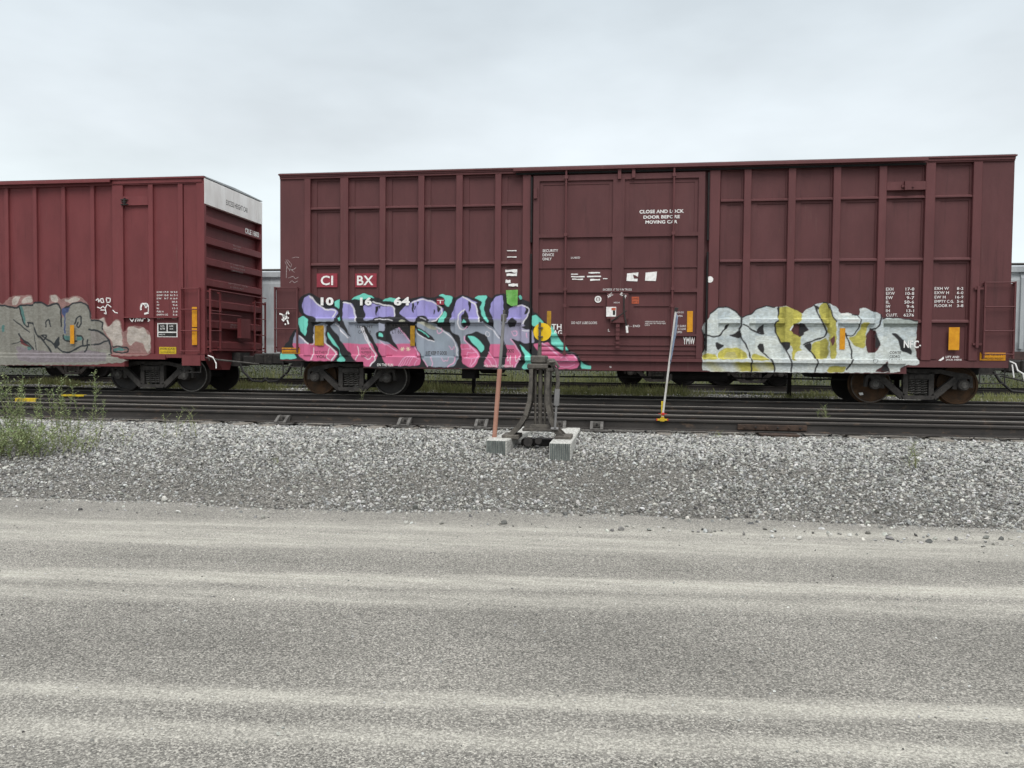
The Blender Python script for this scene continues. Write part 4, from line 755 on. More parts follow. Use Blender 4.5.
GL+=[(s,LPK,[(2.84,0.70),(2.90,0.84),(3.04,0.93),(3.20,0.91),(3.31,0.87)],.018),(s,LPK,[(3.20,0.71),(3.26,0.84)],.014),
(s,LPK,[(4.30,1.10),(4.49,1.10)],.012),(s,LPK,[(4.41,1.02),(4.65,1.02)],.012),(s,LPK,[(4.35,0.89),(4.68,0.89)],.012),(s,LPK,[(4.41,1.02),(4.41,0.89)],.012),(s,LPK,[(4.53,0.89),(4.49,0.72)],.012),(s,LPK,[(4.45,1.17),(4.49,1.10)],.012),
(s,LPK,[(4.84,0.91),(4.95,0.83),(5.00,0.70)],.014),(s,LPK,[(4.89,1.04),(5.05,0.86),(5.11,0.70)],.014),(s,LPK,[(4.84,0.80),(4.89,0.71)],.014),
(s,LPK,[(3.71,1.53),(3.74,1.43),(3.84,1.48),(3.80,1.56)],.018),(s,WHT,[(4.84,1.48),(4.81,1.40),(4.89,1.38),(4.93,1.46),(4.85,1.50)],.012),(s,LPK,[(5.42,1.49),(5.45,1.39),(5.55,1.43),(5.53,1.52),(5.45,1.50)],.018),(s,LPK,[(3.98,1.16),(4.06,1.06),(4.10,1.19),(4.14,1.03)],.016),(s,LPK,[(3.83,0.89),(3.88,0.81),(3.92,0.85),(3.97,0.81),(4.00,0.90)],.014),(s,LPK,[(3.58,0.90),(3.63,0.79),(3.61,0.70)],.016),
(s,WHT,[(5.40,0.91),(5.40,0.76)],.012),(s,WHT,[(5.51,0.97),(5.52,0.81),(5.59,0.91),(5.63,0.86)],.014),(s,WHT,[(5.32,0.96),(5.35,0.81),(5.40,0.96)],.012)]
for a in (0,1.05,2.1): 
    for c0 in [(2.90,1.09),(3.03,1.09)]:
        GL.append((s,srgb(235,225,190),[(c0[0]-.045*math.cos(a),c0[1]-.045*math.sin(a)),(c0[0]+.045*math.cos(a),c0[1]+.045*math.sin(a))],.016))
relm=rel_fun(BOXM,.10)
coat('graffiti_piece',main,-.12,7.2,.65,2.45,GL,relm,srgb(93,52,54),m_graf,label='lilac, grey and pink lettered graffiti with black outlines and mint accents',zmin=lambda X:np.where(X<2.0,.79,.64))
tx=Split()
for q,(t_,b) in enumerate((('LD LMT',(1.857,1.56,2.236,1.618)),('CAPY LB',(1.881,1.434,2.189,1.504)),('212100',(2.636,1.578,3.057,1.647)),('LT 65800',(2.684,1.438,3.058,1.53)),('BSTHEY',(0.85,0.958,1.14,1.029)),('YOU',(0.874,0.866,1.116,0.937)),('KNOW ME',(1.953,1.058,2.19,1.117)),('NUMBER',(1.953,0.978,2.19,1.037)),('ONE CAR',(1.953,0.898,2.19,0.957)))): txt(tx,t_,b,.005,.0)
txt(tx,'JUST KEEP IT GOOD',(3.467,0.941,3.963,1.044),.0,.03)
tx.build('small_writing',m_blackl,main)
tx=Split(); txt(tx,'TOKYO',(5.305,1.023,5.484,1.106),.012,.03); tx.build('small_writing',m_blackl,main)
tx=Split(); txt(tx,'ON THE RUN',(2.333,0.692,2.71,0.755),.0,.01); txt(tx,'MEN AT RAIL YARDS DANCE',(4.811,0.7,5.465,0.751),.0,.0); tx.build('small_writing',m_white,main)
sticker((3.704,2.093,3.876,2.227),.06,m_square,'sticker',None,['T'],m_white)
MB().prism([(5.282,2.412),(5.551,2.422),(5.543,2.08),(5.409,2.058),(5.307,2.125)],.06,.07).build('green_patch',m_green,main,'bright green paint patch over lettering')
# ---- graffiti right
PAL=np.array(srgb(204,212,212)); YLW=np.array(srgb(184,176,88)); DK=srgb(46,44,46); WH2=np.array(srgb(214,218,214))
_gn=rng.uniform(-1,1,(64,64)); _gn=sum(np.kron(rng.uniform(-1,1,(a,a)),np.ones((256//a,256//a)))/w_ for a,w_ in ((16,1.5),(32,2),(64,2.5),(128,3)))
def gnz(X,Z,sx=30,sz=45): return _gn[(Z*sz).astype(int)%256,(X*sx).astype(int)%256][...,None]
def palc(X,Z):
    n=gnz(X,Z); c=PAL*(1+.13*n*np.array([1.2,1,.7])); t=np.clip((1.35-Z)/.3,0,1)[...,None]; return c*(1-.5*t)+WH2*.5*t
def yelc(X,Z):
    n=gnz(X,Z,40,25); return YLW*(1+.26*n)
def botc(X,Z):
    n=(np.sin(X*4.1+2)*.5+np.sin(X*9.7+Z*9)*.5); t=np.clip(.5+n,0,1)[...,None]; return YLW*t+WH2*.9*(1-t)
G2=[(f,palc,[(9.57,0.65),(9.56,1.06),(9.62,1.11),(9.61,1.43),(9.54,1.55),(9.58,1.68),(9.68,1.77),(9.72,1.89),(9.84,2.00),(9.99,2.05),(10.16,2.01),(10.28,1.93),(10.36,1.81),(10.41,1.83),(10.55,1.87),(10.66,1.97),(10.78,2.04),(10.93,2.06),(11.06,2.03),(11.14,2.04),(11.24,2.06),(11.38,2.01),(11.64,1.90),(11.64,1.94),(11.85,2.07),(11.86,2.08),(11.95,2.11),(12.03,2.14),(12.14,2.11),(12.29,2.03),(12.40,1.89),(12.56,1.92),(12.77,1.85),(12.77,2.01),(12.86,2.03),(13.05,1.94),(13.17,1.87),(13.20,1.79),(13.33,1.82),(13.55,1.81),(13.89,1.75),(13.91,1.65),(13.90,1.32),(13.89,1.19),(13.92,1.00),(13.95,0.83),(13.67,0.83),(13.58,0.77),(13.57,0.67),(11.58,0.65)]),
(f,botc,[(9.57,0.65),(9.57,0.87),(10.59,0.86),(11.06,0.87),(11.07,0.67)]),(f,yelc,[(9.57,0.91),(9.57,1.01),(9.66,1.04),(9.84,1.03),(9.89,0.91)]),(f,yelc,[(9.89,0.91),(9.91,1.08),(10.05,1.16),(10.32,1.17),(10.49,1.04),(10.51,0.93)]),(f,yelc,[(10.60,0.90),(10.61,1.05),(10.83,1.00),(10.97,0.90)]),(f,srgb(186,180,124),[(10.01,0.94),(10.08,1.07),(10.25,1.09),(10.32,0.94)]),
(f,yelc,[(11.16,2.04),(11.24,2.05),(11.38,2.01),(11.64,1.90),(11.57,1.71),(11.39,1.64),(11.37,1.55),(11.55,1.42),(11.60,1.44),(11.59,1.13),(11.42,1.13),(11.40,1.22),(11.20,1.29),(11.09,1.47),(11.06,1.69),(11.12,1.74)]),
(f,yelc,[(11.42,1.13),(11.59,1.20),(11.78,0.91),(11.40,0.90)]),(f,WH2,[(11.52,1.10),(11.68,1.14),(11.83,0.98),(11.85,0.91),(11.45,0.90)]),
(f,yelc,[(11.94,2.01),(12.03,2.13),(12.16,2.09),(12.20,1.87),(12.29,1.71),(12.31,0.95),(12.18,0.95),(12.15,1.55),(12.01,1.77)]),(f,yelc,[(11.83,1.27),(12.15,1.40),(12.16,0.95),(11.88,0.94),(11.82,1.10)]),(f,yelc,[(12.82,1.72),(12.97,1.70),(12.91,1.55),(12.90,1.17),(12.69,1.21),(12.56,1.40),(12.69,1.43),(12.79,1.57)]),(f,yelc,[(11.57,1.42),(11.61,1.44),(11.59,1.15),(11.57,1.15)]),(f,yelc,[(12.12,0.66),(12.17,0.80),(12.52,0.79),(12.47,0.67)]),
(f,srgb(206,208,206),[(12.36,1.77),(12.75,1.78),(12.75,1.71),(12.36,1.71)]),(f,srgb(168,176,172),[(13.21,1.78),(13.58,1.81),(13.89,1.74),(13.91,1.63),(13.20,1.61)]),
(f,None,[(11.36,1.57),(11.43,1.67),(11.67,1.68),(11.76,1.55),(11.56,1.42),(11.44,1.47)],0),(f,None,[(12.98,1.58),(13.06,1.55),(13.18,1.24),(13.08,1.09),(12.96,1.08),(12.91,1.21),(12.91,1.42)],0),(f,DK,[(13.06,1.55),(13.18,1.24),(13.07,1.14)]),(f,None,[(12.18,1.35),(12.25,1.45),(12.27,1.30),(12.21,1.22)],0),
(f,None,[(13.08,0.68),(13.21,0.80),(13.30,0.91),(13.38,0.68)],0),(f,DK,[(13.19,0.72),(13.30,0.90),(13.37,0.68)]),
(f,DK,[(9.98,1.51),(10.05,1.65),(10.13,1.68),(10.09,1.58)]),(f,DK,[(9.82,1.29),(10.04,1.22),(9.88,1.09)]),(f,DK,[(10.12,1.44),(10.24,1.47),(10.36,1.56),(10.35,1.35)]),(f,DK,[(10.67,1.52),(10.83,1.70),(10.85,1.47)]),(f,DK,[(10.70,1.18),(10.77,1.27),(10.85,1.26),(10.86,1.03)]),(f,DK,[(11.20,1.30),(11.38,1.29),(11.37,1.20),(11.30,1.08),(11.22,1.22)]),(f,DK,[(11.66,1.22),(11.82,1.30),(11.82,1.07),(11.73,1.15)]),(f,DK,[(11.11,2.04),(11.17,2.04),(11.13,1.75)]),(f,DK,[(11.86,2.08),(11.96,2.04),(11.94,1.96)]),
(f,DK,[(13.41,1.50),(13.51,1.49),(13.66,1.35),(13.82,1.14),(13.82,1.04),(13.59,1.14),(13.57,1.30)]),(f,DK,[(11.56,1.71),(11.65,1.69),(11.76,1.55),(11.56,1.43)]),
(s,DK,[(9.54,1.55),(9.61,1.43),(9.88,1.39),(9.97,1.47),(10.00,1.54)],.032),(s,DK,[(10.36,1.81),(10.38,1.69),(10.33,1.55),(10.37,1.37),(10.49,1.19),(10.59,0.95),(10.59,0.67)],.032),(s,DK,[(10.41,1.67),(10.55,1.58),(10.72,1.48),(10.84,1.47)],.032),(s,DK,[(11.12,1.74),(11.06,1.69),(11.09,1.47),(11.20,1.29),(11.38,0.95),(11.42,0.80),(11.40,0.67)],.032),(s,DK,[(10.86,1.05),(11.05,0.85),(11.07,0.67)],.032),(s,DK,[(11.86,2.08),(12.01,1.74),(12.17,1.44),(11.80,1.31),(11.66,1.24)],.032),(s,DK,[(11.82,1.10),(11.93,0.91),(11.93,0.81),(11.88,0.67)],.032),(s,DK,[(12.53,1.44),(12.63,1.43),(12.71,1.50),(12.78,1.65),(12.78,1.85),(12.63,1.88)],.024),(s,DK,[(12.50,1.48),(12.64,1.13),(12.63,0.91),(12.52,0.72)],.032),(s,DK,[(13.17,1.87),(13.17,1.72),(13.10,1.58),(12.99,1.58)],.032),(s,DK,[(9.61,1.43),(9.62,1.11),(9.56,1.06)],.026),
(s,DK,[(9.72,1.89),(9.84,2.00),(9.99,2.05),(10.16,2.01),(10.28,1.93),(10.36,1.81),(10.41,1.83),(10.55,1.87),(10.66,1.97),(10.78,2.04),(10.93,2.06),(11.06,2.03)],.026),(s,DK,[(11.57,1.42),(11.66,1.47)],.026),(s,DK,[(12.03,2.14),(12.14,2.11),(12.20,1.87),(12.29,1.72)],.026),(s,DK,[(13.20,1.79),(13.33,1.82),(13.55,1.81),(13.89,1.74)],.026),
(s,DK,[(13.03,0.94),(13.12,0.94),(13.11,0.87),(13.03,0.86),(13.03,0.94)],.01),(s,WH2*1.05,[(11.37,1.55),(11.43,1.65)],.026),(s,srgb(236,236,232),[(12.42,1.89),(12.55,1.88)],.05)]
coat('graffiti_piece',main,9.3,14.2,.65,2.35,G2,relm,srgb(93,52,54),m_graf2,label='pale blue-white and yellow lettered graffiti with thin black outlines')
tx=Split()
for t_,b in (('CORTE',(13.353,1.058,13.576,1.116)),('CEDRO',(13.355,0.976,13.559,1.033)),('UNIVY',(13.347,0.897,13.6,0.957))): txt(tx,t_,b,-.004,.02)
tx.build('small_writing',m_blackl,main)
# ---------------------------------------------------------------- left boxcar
XE=-1.87; XL=-18.0
lc=thing('boxcar','red boxcar with a white upper end panel and worn grey graffiti, at the left edge','boxcar',(-9.9,YC,0),'boxcars standing on the second track')
boxcar_common(lc,XL,XE,m_car2,m_carp2)
BL=[]
w2=MB(); w2.box(XL,XE-.02,.06,.12,.86,5.05); 
w2.build('side_wall',m_car2,lc)
lr=[(-4.23,-3.95),(-3.30,-3.18),(-2.54,-2.42)]+[(-4.80-.765*k,-4.70-.765*k) for k in range(0,17)]
for a,b in lr:
    z1=4.99 if a<-4 or True else 5; mb=MB().bbox(a,b,0,.07,.93,4.93,.008); mb.build('side_post',m_carp2,lc); BL.append((a,b,.93,4.93,0))
mb=MB().box(XE-.2,XE,.0,.034,.9,4.93).box(XE-.53,XE-.2,.03,.07,.9,4.93); mb.build('corner_panel',m_car2,lc)
MB().box(XL,XE-.002,.0,.06,4.932,5.05).prismx([(-.05,5.05),(-.05,5.085),(.06,5.10),(.06,5.05)],XL,XE+.0).box(-4.2,XE-.05,-.02,-.0015,4.96,5.049).build('top_plate',m_carp2,lc)
MB().prismx([(-.12,4.985),(-.12,5.04),(-.05,5.06),(-.05,5.049),(-.10,5.03),(-.10,4.985)],XL,-4.2).build('door_track',m_carp2,lc)
MB().box(-3.95,-3.3,.0,.06,4.45,4.66).build('vent_cover',m_carp2,lc); MB().box(-3.98,-3.80,-.04,.0,4.46,4.48).box(-3.96,-3.84,-.03,0,4.52,4.54).box(-3.98,-3.80,-.04,.0,4.57,4.59).box(-3.9,-3.87,-.045,0,4.45,4.62).build('vent_latch',m_dark,lc)
MB().box(XL,XE-1.0,-.03,.10,.80,.90).box(XL,-3.9,-.06,.10,.62,.82).box(-3.9,XE,.0,.10,.84,.93).box(-2.45,XE,-.01,.1,.78,.92).build('side_sill',m_car2,lc); BL+=[(XL,XE-1,.8,.9,-.03),(XL,-3.9,.62,.82,-.06)]
MB().box(-3.95,-2.55,-.03,.06,1.78,1.81).build('side_rail',m_carp2,lc)
ladder(-2.44,-1.98,.97,2.50,[2.47,1.98,1.48,1.0],lc,m_carp2)
MB().box(-2.44,-1.98,-.03,.02,.66,.9).build('sill_step_plate',m_carp2,lc)
MB().tube([(-2.40,.03,.9),(-2.40,.03,.5),(-2.0,.03,.5),(-2.0,.03,.9)],.018,6).build('sill_step',m_dark,lc)
ew=end_wall(XE,1,lc,m_car2); ew.build('end_wall',m_car2,lc)
wpn=MB().prismx([(0.004,4.46),(2.92,4.46),(2.92,5.048),(0.004,5.048)],XE-.1,XE+.006); wpn.build('height_panel',m_panelw,lc,'white panel across the top of the end')
tx=Split(); txte(tx,'EXCESS HEIGHT CAR',(0.883,4.63,1.863,4.746),XE+.007) if False else None
bb=(0.906,4.623,1.837,4.78)
txte(tx,'EXCESS HEIGHT CAR',(1.0,4.62,2.1,4.75),XE+.007); tx.build('panel_lettering',m_blackl,lc)
tx=Split(); txte(tx,'CRLE 16603',(1.96,4.08,2.72,4.22),XE+.006,.03); tx.build('reporting_mark',m_white,lc)
tx=Split()
for t_,b in (('MAX LENGTH',(1.35,3.66,1.75,3.70)),('AND OVER',(1.35,3.58,1.7,3.62)),('LT 2 FAST FWD',(1.2,3.18,1.9,3.22)),('W TRAIN DANE',(1.2,3.10,1.95,3.14)),('CENTER PLATE',(1.25,3.02,1.85,3.06)),('EMPTY EXCEPT TRUCKS',(1.1,2.68,2.1,2.72)),('H DECL N.T.',(1.2,2.60,1.9,2.64)),('BRAKE IN',(1.2,1.66,1.7,1.7)),('EL BOX',(1.2,1.60,1.6,1.64))): txte(tx,t_,b,XE+.003,0)
tx.build('end_lettering',m_whited,lc)
# end ladder, brake step and grabs on the left car end
def eladder(ya,yb,z0,z1,n,root,m,x):
    mb=MB()
    for y in (ya,yb): mb.box(x+.05,x+.09,y-.017,y+.017,z0,z1); mb.box(x,x+.05,y-.017,y+.017,z1-.08,z1-.04); mb.box(x,x+.05,y-.017,y+.017,z0+.1,z0+.14)
    l=mb.build('end_ladder',m,root)
    for k in range(n): z=z0+.04+(z1-z0-.08)*k/(n-1); MB().tube([(x+.09,ya,z),(x+.09,yb,z)],.013,6).build('rung',m,l)
eladder(.12,.58,.98,2.48,4,lc,m_carp2,XE); eladder(2.35,2.95,.98,2.36,4,lc,m_carp2,XE)
MB().box(XE,XE+.10,1.55,2.05,1.35,1.85).box(XE,XE+.13,.3,2.4,1.02,1.06).build('brake_housing',m_carp2,lc)
MB().tube([(XE+.1,.1,2.46),(XE+.12,2.9,2.46)],.013,6).tube([(XE+.1,.1,1.9),(XE+.12,1.5,1.9)],.013,6).build('grab_iron',m_carp2,lc)
MB().prismx([(.35,.97),(1.3,.97),(1.1,.55),(.75,.55)],XE-.3,XE+.03).build('end_sill',m_car2,lc)
MB().tube([(XE,.3,.82),(XE+.2,.28,.80),(XE+.9,.9,.70)],.022,6).tube([(XE-.1,.05,.86),(XE+.10,.0,.84),(XE+.12,-.02,.78)],.012,6).build('uncoupling_lever',m_plate,lc)
MB().tube([(XE+.05,.05,.9),(XE+.2,.0,.86),(XE+.28,.0,.72),(XE+.28,.0,.60)],.015,6).build('lever_bracket',m_white,lc)
coupler(XE,1,lc)
tl=truck_parts(-3.475,lc,[(m_wheel,None),(m_wheel,'dark wheel with two bright rim rings')])
MB().lathe((-2.60,.65,.419),'y',[(-.002,.385),(-.002,.409),(.006,.409),(.006,.385)],40,False).build('rim_ring',m_tread,lc)
truck_parts(-16.2,lc,[(m_wheel,None),(m_wheel,None)])
sticker((-2.187,1.57,-2.06,2.041),-.012,m_refl,'reflector',root=lc); sticker((-2.19,1.146,-2.063,1.542),-.012,m_refl,'reflector',root=lc)
sticker((-5.36,1.155,-5.253,1.609),-.008,m_refl,'reflector','orange reflector in the grey graffiti',root=lc)
sticker((-3.068,0.927,-2.631,1.096),.05,m_yel2,'sticker','yellow notice sticker',['FOR CAR','MAXIMUM WEIGHT'],root=lc)
b=(-3.116,1.33,-2.601,1.664)
sticker(b,.056,m_white,'stencil_frame',None,root=lc); 
for q in ((-3.089,1.461,-2.875,1.639),(-2.851,1.462,-2.622,1.64),(-3.09,1.347,-2.623,1.432)): sticker(q,.053,m_dark,'stencil_field',root=lc,t=.002)
tx=Split()
for t_,b in (('COTS',(-3.037,1.572,-2.934,1.611)),('BLT 98',(-3.037,1.508,-2.922,1.552)),('LUBE',(-2.806,1.573,-2.704,1.611)),('NEW',(-2.794,1.507,-2.704,1.54)),('ADJ 97',(-3.064,1.371,-2.91,1.407))): txt(tx,t_,b,.050,.01)
for k,(a,b_) in enumerate((('EXH 17-0','W 8-2'),('EXW 10-8','H 7-1'),('EW   9-7','H 16-9'),('IL','50-6'),('IW','9-6'),('IH','13-1'),('FLR H','3-8'),('EMPTY CG','5-6'),('CU FT','6269'))):
    q=[(-3.12,2.38,-2.825,2.419),(-3.121,2.302,-2.826,2.344),(-3.122,2.226,-2.826,2.266),(-3.122,2.148,-3.071,2.188),(-3.123,2.07,-3.058,2.112),(-3.124,1.994,-3.072,2.032),(-3.124,1.916,-2.957,1.956),(-3.125,1.84,-2.842,1.881),(-3.125,1.762,-2.932,1.805)][k]
    q2=[(-2.775,2.379,-2.596,2.418),(-2.775,2.301,-2.596,2.343),(-2.776,2.225,-2.597,2.265),(-2.738,2.148,-2.597,2.187),(-2.713,2.07,-2.598,2.112),(-2.726,1.994,-2.598,2.032),(-2.714,1.916,-2.599,1.956),(-2.715,1.841,-2.599,1.881),(-2.741,1.763,-2.6,1.805)][k]
    txt(tx,a,q,.055,.01); txt(tx,b_,q2,.055,.01)
tx.build('data_stencils',m_white,lc)
GRY=np.array(srgb(140,138,130)); 
def grc(X,Z):
    n=(np.sin(X*4.3+Z*3)*.5+np.sin(X*11+Z*7)*.3)[...,None]; return GRY*(1+.10*n)
def dus(X,Z):
    n=(np.sin(X*14+Z*9)*np.sin(X*5-Z*21))[...,None]; return np.array(srgb(186,176,168))*(1+.16*n)
def hal(X,Z):
    n=(np.sin(X*8+Z*9)*np.sin(X*5-Z*11))[...,None]; return np.array(srgb(150,116,112))*(1+.1*n)
def ink(X,Z): return np.broadcast_to(np.array(srgb(58,62,66)),X.shape+(3,))
INK=srgb(44,48,52); TE2=srgb(86,124,120); BLU=srgb(70,82,120)
G3=[(f,hal,[(-8.14,2.06),(-7.84,2.27),(-7.42,2.29),(-7.25,2.11),(-7.07,2.21),(-6.92,2.33),(-6.66,2.33),(-6.41,2.35),(-6.39,2.12),(-5.97,2.09),(-5.95,2.34),(-5.79,2.36),(-5.62,2.22),(-5.39,2.29),(-5.22,2.33),(-5.05,2.26),(-4.94,2.15),(-4.80,1.75),(-4.65,1.76),(-4.49,1.81),(-4.40,1.56),(-4.16,1.76),(-4.03,1.73),(-3.97,1.42),(-3.85,1.60),(-3.52,1.59),(-3.25,1.42),(-3.24,0.89),(-3.83,0.86),(-4.23,0.89)]),
(f,dus,[(-6.98,2.21),(-6.86,2.32),(-6.73,2.29),(-6.84,2.11),(-6.95,2.08)]),(f,dus,[(-6.72,2.13),(-6.66,2.27),(-6.44,2.32),(-6.41,2.16)]),(f,dus,[(-5.91,2.19),(-5.92,2.32),(-5.79,2.35),(-5.71,2.24),(-5.74,2.15)]),(f,dus,[(-5.51,2.21),(-5.36,2.26),(-5.25,2.30),(-5.11,2.24),(-5.22,2.18),(-5.39,2.13)]),
(f,dus,[(-4.65,1.74),(-4.51,1.79),(-4.43,1.56),(-4.28,1.64),(-4.17,1.73),(-4.05,1.70),(-3.99,1.36),(-3.98,1.11),(-4.25,1.11),(-4.37,1.31),(-4.50,1.47)]),(f,dus,[(-3.88,1.56),(-3.79,1.59),(-3.61,1.53),(-3.46,1.56),(-3.37,1.40),(-3.25,1.37),(-3.26,1.01),(-3.37,0.92),(-3.49,1.17),(-3.67,1.23),(-3.83,1.11),(-3.92,1.25)]),
(f,grc,[(-8.40,0.61),(-8.38,2.03),(-7.99,2.08),(-7.60,2.11),(-7.25,2.09),(-7.07,2.07),(-6.87,2.01),(-6.72,2.10),(-6.43,2.08),(-6.23,2.18),(-6.08,2.11),(-5.97,2.06),(-5.79,2.15),(-5.66,2.07),(-5.63,1.77),(-5.51,1.80),(-5.49,2.00),(-5.39,2.11),(-5.16,2.17),(-4.95,2.11),(-4.87,1.93),(-4.86,1.72),(-4.54,1.72),(-4.54,1.46),(-4.35,1.23),(-4.32,0.88),(-3.86,0.78),(-3.92,0.71),(-4.38,0.69),(-4.67,0.65),(-7.27,0.62)]),
(f,srgb(140,134,130),[(-4.89,1.49),(-4.66,1.48),(-4.38,1.23),(-4.35,1.03),(-4.78,1.02)]),(f,srgb(134,126,130),[(-6.91,1.11),(-6.39,1.01),(-5.98,0.96),(-5.52,0.91),(-4.95,1.02),(-4.38,0.92),(-4.39,0.72),(-6.68,0.69)]),
(f,BLU,[(-5.61,1.98),(-5.39,2.08),(-5.48,1.87),(-5.48,1.38),(-5.53,1.41),(-5.51,1.80),(-5.58,1.90)]),(f,TE2,[(-6.77,2.06),(-6.69,2.07),(-6.62,1.82),(-6.60,1.63),(-6.67,1.61),(-6.70,1.82)]),(f,TE2,[(-5.56,1.34),(-5.40,1.36),(-5.40,1.26),(-5.52,1.23)]),(f,TE2,[(-5.23,1.36),(-5.08,1.34),(-5.10,1.23),(-5.23,1.24)]),(f,TE2,[(-6.58,1.08),(-6.48,1.10),(-6.46,1.01),(-6.55,0.98)]),(f,TE2,[(-4.25,1.05),(-4.01,1.08),(-3.89,1.01),(-4.19,0.98)]),
(f,None,[(-6.79,1.39),(-6.68,1.24),(-6.47,1.05),(-6.74,1.15)],0),(f,INK,[(-5.86,1.17),(-5.70,1.35),(-5.69,1.12),(-5.81,1.02)]),
(s,INK,[(-7.07,2.07),(-6.87,2.01),(-6.72,2.10),(-6.43,2.08),(-6.23,2.18),(-6.08,2.11),(-5.97,2.06),(-5.79,2.15),(-5.66,2.07),(-5.64,1.77),(-5.64,1.59)],0.045),(s,INK,[(-5.49,2.02),(-5.39,2.11),(-5.16,2.17),(-4.95,2.11),(-4.87,1.93),(-4.86,1.72),(-4.54,1.72),(-4.55,1.51)],0.038),(s,INK,[(-4.90,1.50),(-4.66,1.48),(-4.48,1.36),(-4.35,1.22),(-4.32,0.90)],0.045),(s,INK,[(-6.93,1.73),(-6.64,1.53),(-6.50,1.43)],.03),(s,INK,[(-6.54,1.66),(-6.38,1.66),(-6.27,1.38),(-6.04,1.12),(-5.92,0.95)],0.042),(s,INK,[(-6.79,1.39),(-6.73,1.27),(-6.47,1.12),(-6.39,1.01)],0.042),(s,INK,[(-6.18,1.35),(-6.01,1.37),(-6.11,1.25)],0.035),(s,INK,[(-6.15,1.33),(-5.86,1.16),(-5.64,0.96),(-5.41,0.94),(-5.15,1.10),(-4.89,1.13)],0.042),(s,INK,[(-6.06,1.57),(-6.05,1.72),(-5.97,1.75),(-5.93,1.57)],0.035),(s,INK,[(-5.28,1.64),(-5.22,1.80),(-5.12,1.83),(-5.10,1.69),(-5.16,1.54),(-5.23,1.59),(-5.20,1.68)],0.038),(s,INK,[(-5.54,1.36),(-5.55,1.25),(-5.37,1.20),(-5.23,1.23)],0.038),(s,INK,[(-5.23,1.36),(-5.06,1.33),(-5.08,1.10)],0.038),(s,INK,[(-6.78,2.06),(-6.67,1.66),(-6.54,1.53),(-6.52,1.64)],0.035),(s,INK,[(-4.95,1.25),(-4.96,1.02),(-5.03,0.97)],0.038),(s,INK,[(-4.86,1.25),(-4.81,1.13),(-4.69,1.15)],.02),(s,INK,[(-4.72,1.13),(-4.41,1.24)],0.038),(s,INK,[(-6.97,1.14),(-6.68,1.22),(-6.45,1.04)],.02),(s,INK,[(-6.27,1.01),(-6.38,1.66)],0.022),(s,INK,[(-4.28,1.10),(-4.22,0.96),(-3.89,0.94),(-3.86,1.06),(-4.10,1.11),(-4.28,1.08)],0.035),
(s,INK,[(-8.14,1.79),(-7.85,1.48),(-7.55,1.79),(-7.44,1.11)],.03),(s,INK,[(-8.29,2.00),(-7.99,2.08),(-7.60,2.10),(-7.25,2.09),(-7.07,2.07)],0.042),(f,TE2,[(-7.26,1.61),(-7.19,1.61),(-7.18,1.45),(-7.26,1.43)])]
relL=rel_fun(BL,.06)
coat('graffiti_piece',lc,-9.4,-2.6,.61,2.6,G3,relL,srgb(112,53,55),m_graf2,label='worn grey graffiti with a pale halo and dark outlines')
scrawl('scrawled_tag',lc,[[(-4.67,2.20),(-4.61,2.25),(-4.60,2.15),(-4.55,2.23),(-4.49,2.25),(-4.46,2.15),(-4.53,2.15),(-4.55,2.22)],[(-4.40,2.26),(-4.29,2.25),(-4.30,2.16),(-4.38,2.15),(-4.40,2.25)],[(-4.64,2.04),(-4.55,2.01),(-4.49,2.06),(-4.43,2.01),(-4.37,2.11),(-4.27,2.04)],[(-4.43,2.01),(-4.40,1.87),(-4.46,1.90)],[(-4.55,1.97),(-4.43,1.97)],[(-4.23,1.97),(-4.17,1.91),(-4.10,1.90)],[(-3.79,1.77),(-3.73,1.69),(-3.68,1.77)],[(-3.65,1.69),(-3.62,1.77),(-3.56,1.76),(-3.59,1.70)],[(-3.55,1.70),(-3.51,1.78),(-3.49,1.70)],[(-3.46,1.70),(-3.44,1.77),(-3.38,1.77)],[(-3.33,1.77),(-3.27,1.73),(-3.32,1.70)]],.022,-.004,m_white,'white scrawled tags')
scrawl('paint_spot',lc,[[(-3.51,2.12),(-3.38,2.12),(-3.33,2.04),(-3.33,1.91),(-3.45,1.88)],[(-3.51,2.12),(-3.54,2.02),(-3.53,1.97)],[(-3.45,2.08),(-3.39,2.09),(-3.41,2.02)]],.045,.05,m_white,'white round splash mark')
